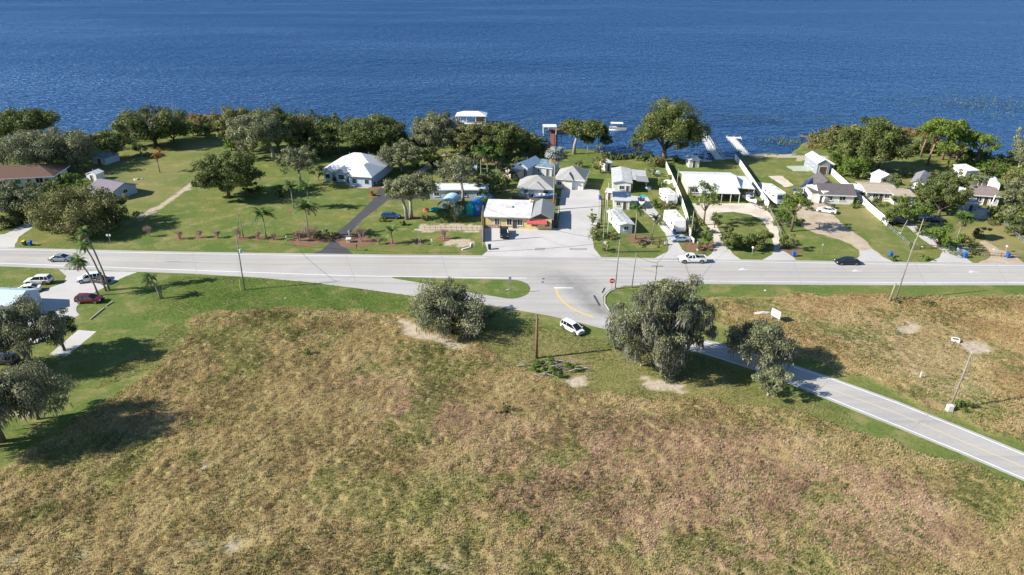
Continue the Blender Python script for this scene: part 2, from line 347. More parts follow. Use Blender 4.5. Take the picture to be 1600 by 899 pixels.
# coarse ground sheet: the land, the shore slope and the lake bed, out to the horizon
def hgt(X, Y):
    z = np.zeros_like(X); land = inpoly(X, Y, LANDP).astype(float); return land
xs, ys, X, Y, rough, dry, bare, pink, green = survey(-200, 240, 30, 300, 1.0)
land = blur(inpoly(X + 3*(vnoise(X,Y,.2,8)-.5), Y + 3*(vnoise(X,Y,.25,9)-.5), LANDP).astype(float), 2)
Z = np.clip((land-.5)*2.4, -1, 0)*1.8 + .0
Z += np.where(land > .9, .04*(vnoise(X,Y,.12,6)-.5), 0)*(Y < 0)
g = tag(link('ground', gridmesh('ground', X, Y, Z, dict(dry=dry, bare=bare, pink=pink, green=green)), COVER), kind='structure')
# outer sheet beyond the surveyed grid
ob = MB()
for (a, b_, c, d, z) in ((-9000,9000,300,12000,-1.8),(-9000,9000,-3000,30,0),(-9000,-200,30,200,0),(240,9000,30,200,0),(-9000,-200,200,300,-1.8),(240,9000,200,300,-1.8)): ob.add([(a,c,z),(b_,c,z),(b_,d,z),(a,d,z)], [(0,1,2,3)])
ob.build('outer_ground', COVER)['kind'] = 'structure'
# rough meadow with real relief
xs, ys, X, Y, rough, dry, bare, pink, green = survey(-125, 165, 36, 126, .3)
def relief(X, Y, rough):
    return rough*(.25*np.maximum(vnoise(X,Y,1.1,11)-.30, 0)/.7 + .10*vnoise(X,Y,.4,12) + .16*vnoise(X,Y,2.1,13))
Zr = relief(X, Y, rough)*(1-.7*bare) - .05*(1-np.clip(rough*5, 0, 1)) + .01
tag(link('meadow', gridmesh('meadow', X, Y, Zr, dict(dry=dry, bare=bare, pink=pink, green=green), rough > .02), COVER), kind='structure')
NORTH = [(-900,355),(-260,377),(-100,383),(0,387),(130,390),(260,393),(380,395),(600,398),(760,399.5),(930,402),(1180,406),(1350,409),(1480,411),(1600,412),(1900,416),(2700,425)]
SOUTHE = [(2700,459),(1900,449),(1600,446),(1360,446),(1050,443.5),(1010,445),(975,446),(952,453),(942,463),(943,476),(952,488)]
SIDEN = [(1000,508),(1060,523),(1120,535),(1200,557),(1300,590),(1400,626),(1500,666),(1600,707),(1900,835),(2400,1048)]
SIDES = [(2400,1122),(1900,890),(1600,752),(1500,709),(1400,668),(1320,636),(1250,607),(1180,580),(1110,556),(1040,536),(970,520),(930,511),(900,503)]
SLIP = [(860,494),(820,487),(780,480),(700,469),(640,462),(560,451),(480,441),(400,434),(300,428),(215,425),(100,420),(0,416.5),(-100,413),(-260,408),(-900,386)]
ROADP = GL(NORTH + SOUTHE + SIDEN + SIDES + SLIP)
def scatter_blades(name, n, region, maskf, hmin, hmax, wdt, mtl, nb=4, seed=1, lean=.35):
    r = np.random.default_rng(seed); x0, x1, y0, y1 = region
    px = r.uniform(x0, x1, n); py = r.uniform(y0, y1, n); kk = np.abs(px) < 1.15*py + 10; px, py = px[kk], py[kk]
    ix = ((px-xs[0])/.3).astype(int).clip(0, len(xs)-1); iy = ((py-ys[0])/.3).astype(int).clip(0, len(ys)-1)
    k = maskf(px, py, ix, iy, r) & ~inpoly(px, py, ROADP); px, py, ix, iy = px[k], py[k], ix[k], iy[k]; n = len(px); pz = np.maximum(Zr[iy, ix], 0)
    tone = np.clip(.5 + (vnoise(px,py,.25,21)-.5)*1.1 + r.normal(0, .16, n), 0, 1)
    P0 = np.repeat(np.stack([px, py, pz], -1), nb, 0); N = n*nb
    hh = r.uniform(hmin, hmax, N)*np.repeat(r.uniform(.6, 1.3, n), nb); a = r.uniform(0, 2*np.pi, N); ln = r.uniform(.1, 1, N)*lean*2
    d = np.stack([np.cos(a)*ln + .25, np.sin(a)*ln, np.ones(N)], -1); d /= np.linalg.norm(d, axis=1)[:,None]
    t = np.stack([-np.sin(a), np.cos(a), np.zeros(N)], -1)*wdt*r.uniform(.6, 1.3, N)[:,None]
    off = np.stack([np.cos(a), np.sin(a), np.zeros(N)], -1)*.10
    P0 = P0 + off; tip = P0 + d*hh[:,None]; mid = P0 + d*hh[:,None]*.6
    V = np.stack([P0-t*.5, P0+t*.5, mid+t, tip, mid-t], 1).reshape(-1, 3); b = np.arange(N)[:,None]*5
    q = b + np.array([[0,1,2,4]]); tr = b + np.array([[4,2,3]])
    tn = np.clip(np.repeat(tone, nb) + r.normal(0, .1, N), 0, 1)
    o = link(name, npmesh(name, V, q, tr, tone=np.concatenate([tn, tn])), mtl)
    if isinstance(mtl, list):
        big = vnoise(px,py,.10,41)*.5 + vnoise(px,py,.28,42)*.3 + vnoise(px,py,.8,43)*.2 + r.normal(0, .035, n); pk = pink[iy,ix]*(vnoise(px,py,.16,44)*.6+vnoise(px,py,.55,45)*.4) + r.normal(0, .05, n)
        mi_ = np.where(pk > .30, 1, 0); mi_ = np.where(big > .625, 2, mi_); east = inpoly(px, py, ROUGH_B) & (big < .57); mi_ = np.where(east & (r.random(n) < .8), 3, mi_)
        o.data.polygons.foreach_set('material_index', np.concatenate([np.repeat(mi_, nb)]*2).astype(np.int32))
    return o
STRAWM = leafmat('dry grass blades', (.37,.27,.145), (.55,.425,.22), (.67,.55,.335), .45)
PINKM = leafmat('reddish grass blades', (.40,.26,.18), (.58,.405,.28), (.68,.51,.37), .45)
OLIVEM = leafmat('olive grass blades', (.20,.21,.07), (.34,.34,.12), (.48,.45,.20), .45)
TANM = leafmat('tan grass blades', (.42,.28,.14), (.58,.42,.22), (.68,.54,.33), .45)
GREENB = leafmat('green weed blades', (.09,.12,.03), (.16,.20,.05), (.26,.27,.09), .4)
def m_dry(px, py, ix, iy, r):
    g_ = vnoise(px,py,.13,31)*.6 + vnoise(px,py,.5,32)*.4
    return (rough[iy,ix] > .5) & (r.random(len(px)) > bare[iy,ix]*1.7) & (r.random(len(px)) < .72 + .5*vnoise(px,py,.9,33))
tag(scatter_blades('dry_grass', 900000, (-123,163,40,126), m_dry, .11, .25, .033, [STRAWM, PINKM, OLIVEM, TANM], 4, 3), kind='stuff', label='knee high dry straw grass of the vacant meadow', cat='grass')
def m_grn(px, py, ix, iy, r):
    g_ = vnoise(px,py,.13,31)*.6 + vnoise(px,py,.5,32)*.4
    return (rough[iy,ix] > .3) & (bare[iy,ix] < .5) & (r.random(len(px)) < np.clip((g_-.45)*6, .08, 1))
tag(scatter_blades('green_weeds', 180000, (-123,163,40,126), m_grn, .15, .36, .05, GREENB, 3, 4, .5), kind='stuff', label='green weeds growing in patches through the dry meadow', cat='weeds')
def m_verge(px, py, ix, iy, r):
    return (rough[iy,ix] < .6) & (dry[iy,ix] > .22) & (bare[iy,ix] < .35) & (py < 112)
MIXB = leafmat('half dry grass blades', (.17,.20,.06), (.30,.31,.10), (.46,.41,.18), .5)
tag(scatter_blades('rough_grass', 150000, (-98,100,72,112), m_verge, .08, .22, .04, MIXB, 3, 5, .6), kind='stuff', label='half dry rough grass between the junction and the meadow', cat='grass')
def m_green(px, py, ix, iy, r):
    return (rough[iy,ix] < .5) & (r.random(len(px)) < green[iy,ix]*.9) & (bare[iy,ix] < .3)
tag(scatter_blades('verge_grass', 60000, (-70,-5,104,126), m_green, .05, .13, .045, leafmat('verge grass blades', (.12,.20,.045), (.19,.28,.06), (.30,.36,.11), .5), 3, 6, .6), kind='stuff', label='lush green grass of the verge below the left part of the road', cat='grass')

# ---------------- water ----------------
def water_mat():
    m = bpy.data.materials.new('lake water'); m.use_nodes = True; n = m.node_tree.nodes; l = m.node_tree.links; b = n['Principled BSDF']; n.remove(b)
    df = n.new('ShaderNodeBsdfDiffuse'); gl = n.new('ShaderNodeBsdfGlossy'); gl.inputs[0].default_value = (.42,.66,1,1); fr = n.new('ShaderNodeFresnel'); fr.inputs[0].default_value = 1.25; ms = n.new('ShaderNodeMixShader'); l.new(fr.outputs[0], ms.inputs[0]); l.new(df.outputs[0], ms.inputs[1]); l.new(gl.outputs[0], ms.inputs[2]); l.new(ms.outputs[0], n['Material Output'].inputs[0])
    tc = n.new('ShaderNodeTexCoord')
    def nz(s, sx, sy, rot, det=5, ro=.6):
        mp = n.new('ShaderNodeMapping'); mp.inputs['Scale'].default_value = (sx, sy, 1); mp.inputs['Rotation'].default_value = (0, 0, rot); l.new(tc.outputs['Object'], mp.inputs[0])
        a = n.new('ShaderNodeTexNoise'); a.inputs['Scale'].default_value = s; a.inputs['Detail'].default_value = det; a.inputs['Roughness'].default_value = ro; l.new(mp.outputs[0], a.inputs['Vector']); return a.outputs[0]
    def rng(x, lo, hi, a0=0, a1=1):
        r = n.new('ShaderNodeMapRange'); r.inputs[1].default_value = lo; r.inputs[2].default_value = hi; r.inputs[3].default_value = a0; r.inputs[4].default_value = a1; l.new(x, r.inputs[0]); return r.outputs[0]
    gust = nz(.0045, .7, 2.4, R(10), 5, .55)
    mx = n.new('ShaderNodeMix'); mx.data_type = 'RGBA'; mx.inputs[6].default_value = (*C_WAT1, 1); mx.inputs[7].default_value = (*C_WAT2, 1)
    l.new(rng(gust, .38, .62), mx.inputs[0]); l.new(mx.outputs[2], df.inputs[0])
    l.new(rng(gust, .4, .62, .20, .30), gl.inputs[1])
    h2 = nz(.5, .45, 1.0, R(-12), 6, .7)
    mp = n.new('ShaderNodeMapping'); mp.inputs['Rotation'].default_value = (0, 0, R(-11)); l.new(tc.outputs['Object'], mp.inputs[0])
    wv = n.new('ShaderNodeTexWave'); wv.bands_direction = 'Y'; wv.inputs['Scale'].default_value = .075; wv.inputs['Distortion'].default_value = 9; wv.inputs['Detail'].default_value = 4; wv.inputs['Detail Scale'].default_value = 1.3; wv.inputs['Detail Roughness'].default_value = .65; l.new(mp.outputs[0], wv.inputs['Vector']); hs = wv.outputs['Fac']
    ad = n.new('ShaderNodeMath'); ad.operation = 'MULTIPLY_ADD'; l.new(h2, ad.inputs[0]); ad.inputs[1].default_value = .9; l.new(hs, ad.inputs[2])
    bp = n.new('ShaderNodeBump'); bp.inputs['Strength'].default_value = 1; l.new(ad.outputs[0], bp.inputs['Height']); l.new(rng(gust, .4, .62, .9, 1.5), bp.inputs['Distance'])
    l.new(bp.outputs[0], df.inputs['Normal']); l.new(bp.outputs[0], gl.inputs['Normal']); l.new(bp.outputs[0], fr.inputs['Normal']); return m
C_WAT1, C_WAT2 = (.009,.043,.135), (.040,.102,.225)
tag(MB().add([(-9000,150,-.45),(9000,150,-.45),(9000,12000,-.45),(-9000,12000,-.45)], [(0,1,2,3)]).build('water', water_mat()), kind='structure')

# ---------------- roads, drives and paving ----------------
def smoothpoly(pts, sub=3):
    out = []; n = len(pts)
    for i in range(n):
        p0, p1, p2, p3 = (pts[(i+k-1) % n] for k in range(4))
        for t in np.linspace(0, 1, sub, endpoint=False):
            out.append(.5*((2*p1) + (p2-p0)*t + (2*p0-5*p1+4*p2-p3)*t*t + (3*p1-p0-3*p2+p3)*t**3))
    return out
from mathutils.geometry import tessellate_polygon
def sheet(name, pix, z, m, smooth=False, jit=0, seed=0, kind='structure', parent=None):
    pts = [Vector(p) for p in GL(pix)]
    if smooth: pts = smoothpoly(pts, 4)
    if jit:
        r = random.Random(seed); q = []
        for i, p in enumerate(pts):
            e = pts[(i+1) % len(pts)]; k = max(1, int((e-p).length/1.0))
            for j in range(k): q.append(p.lerp(e, j/k) + Vector((r.uniform(-jit, jit), r.uniform(-jit, jit))))
        pts = q
    vs = [(p.x, p.y, z) for p in pts]; tris = tessellate_polygon([[Vector(v) for v in vs]])
    fs = []
    for t in tris:
        a, b, c = (Vector(vs[i]) for i in t); fs.append(t if (b-a).cross(c-a).z > 0 else t[::-1])
    o = MB().add(vs, fs).build(name, m, parent)
    if kind: o['kind'] = kind
    return o
sheet('road', NORTH + SOUTHE + SIDEN + SIDES + SLIP, .012, ROADM)
isl = sheet('traffic_island', [(612,433.5),(700,435.5),(770,436.8),(805,438),(822,443),(828,451),(822,461),(800,467),(770,463),(720,455),(660,443)], .05, COVER, True)
def strip(pix, wd, z, dash=None):
    pts = [Vector(p) for p in GL(pix)]
    dense = []
    for i in range(len(pts)-1):
        k = max(1, int((pts[i+1]-pts[i]).length/1.5)); dense += [pts[i].lerp(pts[i+1], j/k) for j in range(k)]
    dense.append(pts[-1]); mb = MB(); acc = 0; vs = []
    for i, p in enumerate(dense):
        t = (dense[min(i+1, len(dense)-1)] - dense[max(i-1, 0)]).normalized(); nrm = Vector((-t.y, t.x))*wd/2
        vs += [(p.x+nrm.x, p.y+nrm.y, z), (p.x-nrm.x, p.y-nrm.y, z)]
    fs = []
    for i in range(len(dense)-1):
        if dash and (i*1.5) % sum(dash) > dash[0]: continue
        fs.append((2*i+1, 2*i+3, 2*i+2, 2*i))
    return mb.add(vs, fs)
def mark(name, pix, wd, m, dash=None, z=.016): return tag(strip(pix, wd, z, dash).build(name, m), kind='structure')
off = lambda l, d: [(x, y+d) for x, y in l]
mark('edge_line', off(NORTH[:9], 3), .16, ROADW); mark('edge_line', off(NORTH[9:], 3.4), .16, ROADW)
mark('edge_line', [(1900,444.5),(1600,441.5),(1360,441.5),(1040,439)], .2, ROADW)
mark('edge_line', [(-260,404),(0,411.5),(200,419),(400,426),(560,431.5),(640,432.5),(822,435)], .22, ROADW)
mark('centre_line', [(-260,394),(0,401),(200,406.5),(400,410),(600,413),(800,416),(930,417)], .12, ROADY); mark('centre_line', [(-260,395.5),(0,402.5),(200,408),(400,411.6),(600,414.8),(800,418),(930,419)], .12, ROADY)
mark('centre_line', [(1000,420),(1180,421.5),(1400,423.5),(1900,428)], .10, ROADY); mark('centre_line', [(985,431),(1180,431.8),(1400,432.8),(1900,436)], .13, ROADY)
mark('centre_line', [(1000,421.5),(1180,423),(1400,425),(1900,429.5)], .10, ROADY, (3, 4.5))
mark('centre_line', [(869,452),(872,462),(880,472),(893,482),(908,489),(927,496)], .38, ROADY2)
mark('centre_line', [(1085,539),(1140,553),(1200,572),(1260,595),(1400,645),(1500,688),(1600,730),(1900,862),(2400,1084)], .2, ROADY)
mark('edge_line', [(1085,531),(1200,560.5),(1300,593),(1400,629.5),(1500,669.5),(1600,711),(1900,839),(2400,1052)], .18, ROADW)
mark('edge_line', [(1060,540.5),(1180,577),(1250,603),(1320,632),(1400,664),(1500,705),(1600,748),(1900,885),(2400,1117)], .18, ROADW)
mark('stop_line', [(866,450),(896,450)], .55, ROADW)
ROADM2 = ground_mat('wheel worn asphalt', (.40,.395,.39), (.36,.355,.35), (.45,.445,.44), .2, 2, .01)
DARKASPH = ground_mat('darker asphalt', (.30,.295,.29), (.36,.355,.35), (.26,.255,.25), .4, 3, .01)
def softstain(x, y, sx, sy, rz, label='road_stain'):
    m = bpy.data.materials.new('soft tyre stain'); m.use_nodes = True; n = m.node_tree.nodes; l = m.node_tree.links; b = n['Principled BSDF']; b.inputs['Base Color'].default_value = (.25,.245,.24,1); b.inputs['Roughness'].default_value = .9
    tc = n.new('ShaderNodeTexCoord'); mp = n.new('ShaderNodeMapping'); mp.inputs['Scale'].default_value = (1/sx, 1/sy, 1); l.new(tc.outputs['Object'], mp.inputs[0]); gr = n.new('ShaderNodeTexGradient'); gr.gradient_type = 'SPHERICAL'; l.new(mp.outputs[0], gr.inputs[0])
    nz = n.new('ShaderNodeTexNoise'); nz.inputs['Scale'].default_value = .5; nz.inputs['Detail'].default_value = 7; l.new(tc.outputs['Object'], nz.inputs[0]); mu = n.new('ShaderNodeMath'); mu.operation = 'MULTIPLY'; l.new(gr.outputs['Fac'], mu.inputs[0]); l.new(nz.outputs[0], mu.inputs[1])
    m2 = n.new('ShaderNodeMath'); m2.operation = 'MULTIPLY'; m2.use_clamp = True; l.new(mu.outputs[0], m2.inputs[0]); m2.inputs[1].default_value = .75; l.new(m2.outputs[0], b.inputs['Alpha'])
    p = G(x, y); o = MB().add([(-sx,-sy,0),(sx,-sy,0),(sx,sy,0),(-sx,sy,0)], [(0,1,2,3)]).build(label, m, loc=(p.x, p.y, .0195)); o.rotation_euler.z = rz; o['kind'] = 'structure'
softstain(892, 440, 8, 5, R(-30)); softstain(918, 466, 8, 3.5, R(-60)); softstain(940, 486, 5, 2.5, R(-40))
mark('tar_seam_and_streak', [(500,441),(530,438.5),(548,436)], .25, DARKASPH); mark('tar_seam_and_streak', [(260,409),(420,413),(700,417),(860,419)], .12, DARKASPH)  # first mark: a thin dark slanting line on the slip road
for q in ([(300,396),(308,427)], [(540,399),(556,440)], [(690,400),(700,433)], [(1240,408),(1252,444)], [(1430,411),(1446,445)], [(1556,413),(1574,445)], [(1300,590),(1278,612)], [(1452,647),(1424,672)]): mark('tar_seam_and_streak', q, .09, DARKASPH)
mark('tar_seam_and_streak', [(0,394),(200,399),(420,403),(640,406),(900,409)], .5, ROADM2, z=.0150); mark('tar_seam_and_streak', [(1000,413),(1300,417),(1900,424)], .6, ROADM2, z=.0150); mark('tar_seam_and_streak', [(1000,436.5),(1300,438.5),(1900,442)], .6, ROADM2, z=.0150)
mark('tar_seam_and_streak', [(930,405),(1000,415),(1080,419)], .15, DARKASPH)
for q in ([(836,388),(852,388),(851,393),(835,393)], [(890,388),(917,388),(917,392),(889,392)]): pass
KERB = P('concrete kerb', (.48, .47, .45), rough=.9, noise=(2, (.34, .33, .31), .7))
kb = MB(); pts = [Vector(p) for p in GL([(1000,446.5),(975,448),(953,455),(945,464),(945,475),(952,486)])]
for i in range(len(pts)-1):
    t = (pts[i+1]-pts[i]).normalized(); nn = Vector((-t.y, t.x))*.11; a, b = pts[i]+t*.02, pts[i+1]-t*.02
    kb.prism([a-nn, b-nn, b+nn, a+nn], .0, .14)
tag(kb.build('kerb', KERB), kind='structure')
# turn arrows on the road
for i, (x, y) in enumerate(((1161,421.5),(1338,424),(1520,425.5))):
    p = G(x, y); a = MB()
    a.add([(1.2,-.07,0),(1.2,.07,0),(-.3,.07,0),(-.3,-.07,0),(-.3,.3,0),(-1.1,0,0),(-.3,-.3,0)], [(0,1,2,3),(4,5,6)])
    a.add([(.15,.07,0),(.42,.07,0),(.1,.5,0),(-.15,.5,0),(-.35,.5,0),(-.05,.85,0),(.25,.5,0)], [(0,1,2,3),(4,6,5)])
    o = a.build('road_arrow', ROADW, loc=(p.x, p.y, .018)); o['kind'] = 'structure'
LOT = [(752,400.5),(762,392),(758,380),(757,358),(765,352),(850,352),(868,345),(872,330),(878,296),(910,294),(936,298),(940,318),(938,340),(932,356),(926,372),(928,388),(940,403)]
sheet('parking_lot', LOT, .016, LOTM)
for q in ([(836,387.5),(852,387.5),(851,391.5),(835,391.5)], [(890,388),(918,388),(917,391),(889,391)]):
    sheet('utility_patch', q, .02, DARKASPH, False, .06, 2)
sheet('driveway', [(482,398),(502,391),(515,380),(522,366),(545,348),(565,330),(583,312),(590,298),(596,286),(618,280),(640,288),(690,300),(690,310),(640,312),(606,312),(590,326),(568,342),(550,360),(541,376),(540,386),(552,398.5)], .006, BLACKTOP, False, .12, 4)
sheet('driveway', [(1022,404),(1042,394),(1046,384),(1040,366),(1024,346),(1004,328),(978,316),(985,306),(1012,308),(1026,330),(1048,358),(1058,376),(1066,390),(1088,405)], .008, LOTM, False, .06, 5)
sheet('driveway', [(1098,406),(1112,397),(1117,388),(1114,374),(1104,350),(1090,334),(1082,318),(1176,318),(1192,322),(1206,338),(1216,358),(1218,376),(1226,392),(1244,406.5),(1192,406),(1206,398),(1210,384),(1204,364),(1192,346),(1174,336),(1146,331),(1118,333),(1112,340),(1122,358),(1134,380),(1144,396),(1158,406)], .008, SANDM, False, .12, 6)
sheet('driveway_apron', [(1098,406),(1112,397),(1116,389),(1116,380),(1132,380),(1142,396),(1158,406)], .0125, LOTM)
sheet('driveway_apron', [(1192,406.3),(1207,398),(1210,384),(1219,380),(1226,392),(1244,406.8)], .0125, LOTM)
sheet('driveway', [(1244,322),(1262,314),(1290,320),(1302,334),(1318,352),(1344,370),(1362,386),(1378,402),(1378,409),(1336,408),(1344,400),(1338,388),(1316,376),(1288,368),(1262,360),(1250,345)], .008, DIRTM, True, .3, 7)
sheet('driveway_apron', [(1332,408.5),(1345,400),(1343,392),(1363,390),(1376,400),(1396,409.5)], .0125, LOTM)
sheet('driveway', [(1452,410),(1468,402),(1474,392),(1456,384),(1438,372),(1415,352),(1424,349),(1452,366),(1484,382),(1500,396),(1520,411)], .008, LOTM, False, .1, 8)
sheet('driveway', [(1528,411.5),(1548,402),(1545,390),(1530,378),(1540,376),(1562,390),(1584,398),(1602,412)], .008, DIRTM, False, .15, 9)
sheet('driveway', [(-60,386),(0,387.5),(22,387),(26,378),(30,370),(48,358),(60,345),(48,345),(30,354),(8,366),(-40,372)], .008, LOTM, False, .1, 10)
sheet('driveway', [(92,421),(215,425.5),(196,432),(172,444),(150,456),(128,470),(118,482),(124,492),(110,500),(98,520),(60,535),(-60,560),(-60,500),(0,484),(30,470),(58,462),(78,450),(100,442),(103,432)], .014, LOTM, False, .1, 11)
sheet('concrete_pad', [(122,516),(151,518),(104,557),(76,555)], .01, LOTM, False, .05)
sheet('concrete_pad', [(1184,285),(1206,287),(1212,297),(1192,300)], .01, SANDM, False, .2, 3); sheet('concrete_pad', [(1200,275),(1222,275),(1240,290),(1226,293),(1212,283)], .01, SANDM, False, .2, 4)
sheet('concrete_pad', [(1228,260),(1262,259),(1266,268),(1240,268)], .01, P('faded green slab', (.42,.46,.38), noise=(1,(.30,.36,.24),.8)), False, .2, 5)
sheet('concrete_pad', [(1096,250),(1112,250),(1112,253),(1096,253)], .01, LOTM)
sheet('front_walk', [(552,291),(598,291),(600,294),(556,294),(540,288),(545,285)], .01, P('pink pavers', (.45,.33,.28), noise=(1.5,(.36,.26,.22),.7)), True)
sheet('path', [(654,266),(694,240),(698,242),(662,270)], .01, SANDM, False, .2, 9)
def mulch(x, y, r, seed=0):
    p = G(x, y); rr = random.Random(x*7+y); k = 14
    mb = MB(); ring = [(p.x+r*rr.uniform(.8,1.15)*math.cos(t*2*math.pi/k), p.y+r*rr.uniform(.8,1.15)*math.sin(t*2*math.pi/k), .012) for t in range(k)]
    mb.add(ring + [(p.x, p.y, .10)], [(i, (i+1) % k, k) for i in range(k)]); o = mb.build('mulch_bed', MULCH, smooth=True); o['kind'] = 'structure'
for x, y, r in ((281,373,1.4),(312,371,1.3),(340,371,1.0),(379,373,2.0),(404,373,1.6),(428,374,1.2),(460,328,1.6),(484,328,1.6),(478,376,4),(492,374,4),(505,372,3),(552,376,4),(565,378,3),(612,381,1.6),(656,380,1.3),(693,373,1.8),(642,340,1.6),(583,306,1.8),(586,294,2),(1088,386,3.2),(1097,384,3),(1236,390,2.6),(1000,374,3)): mulch(x, y, r)
# ---------------- trees ----------------
L_OAK = leafmat('oak leaves', (0.046,0.066,0.019), (0.116,0.146,0.041), (0.243,0.266,0.085), .2)
L_MOSSY = leafmat('oak leaves with moss', (0.086,0.101,0.048), (0.189,0.205,0.103), (0.365,0.372,0.204), .2)
L_BRIGHT = leafmat('bright green leaves', (.055,.095,.016), (.125,.195,.032), (.23,.29,.07), .3)
L_PINE = leafmat('pine needles', (.070,.115,.020), (.165,.235,.038), (.26,.32,.065), .3)
L_DARK = leafmat('dark evergreen leaves', (0.034,0.055,0.017), (0.084,0.118,0.033), (0.177,0.222,0.063), .15)
L_BROWN = leafmat('olive brown leaves', (0.081,0.085,0.029), (0.180,0.184,0.061), (0.293,0.293,0.112), .2)
L_AUT = leafmat('rusty autumn leaves', (.18,.07,.02), (.30,.13,.035), (.38,.22,.06), .3)
L_MOSS = leafmat('spanish moss', (.13,.135,.10), (.21,.21,.165), (.30,.295,.24), .4)
L_PALM = leafmat('palm fronds', (0.039,0.077,0.020), (0.091,0.154,0.039), (0.196,0.238,0.070), .25)
L_SILVER = leafmat('silver palm fronds', (.22,.27,.26), (.34,.38,.36), (.50,.51,.46), .2)
L_DEADF = leafmat('dead palm fronds', (.16,.11,.06), (.30,.22,.13), (.42,.33,.20), .2)
L_REED = leafmat('rusty reeds', (.16,.11,.04), (.30,.20,.07), (.38,.28,.12), .3)
L_TWIG = leafmat('bare twigs', (.16,.12,.10), (.26,.20,.17), (.34,.27,.23), .1)
def leaves(C, Rr, n_per, size, rg, flat=.75, tone0=.5, tvar=.22, droop=0):
    """C: clump centres (k,3), Rr: clump radii (k,) -> many small leaf faces scattered through every clump"""
    k = len(C); N = k*n_per; ci = np.repeat(np.arange(k), n_per)
    d = rg.normal(size=(N, 3)); d /= np.linalg.norm(d, axis=1)[:,None]
    rad = rg.uniform(.45, 1.12, N)**.8
    p = C[ci] + d*(rad*Rr[ci])[:,None]*np.array([1, 1, flat])
    nrm = d*.9 + rg.normal(size=(N,3))*.55 + np.array([0,0,.35]); nrm /= np.linalg.norm(nrm, axis=1)[:,None]
    a = np.cross(nrm, rg.normal(size=(N,3))); a /= np.linalg.norm(a, axis=1)[:,None]; b = np.cross(nrm, a)
    s = size*rg.uniform(.55, 1.35, N); la = (s*.62)[:,None]*a; lb = (s*.38)[:,None]*b
    V = np.stack([p-la, p-lb*.9, p+la, p+lb], 1).reshape(-1, 3)
    ct = rg.normal(0, tvar*.7, k)
    tn = np.clip(tone0 + ct[ci] + rg.normal(0, tvar*.8, N), 0, 1)
    return V, (np.arange(N)*4)[:,None] + np.arange(4)[None,:], tn
def limb(mb, a, b, r0, r1, rg, seg=4, wob=.12, k=6):
    a, b = Vector(a), Vector(b); L = (b-a).length; pts = []
    for i in range(seg+1):
        t = i/seg; o = Vector(rg.normal(0, wob*L*.25, 3))*(1 if 0 < i < seg else 0) + Vector((0,0,math.sin(t*math.pi)*L*.07)); pts.append(a.lerp(b, t)+o)
    mb.tube(pts, [r0+(r1-r0)*(i/seg) for i in range(seg+1)], k); return pts
def cap_scale(px_w, py): return px_w/S(py)
NT = [0]
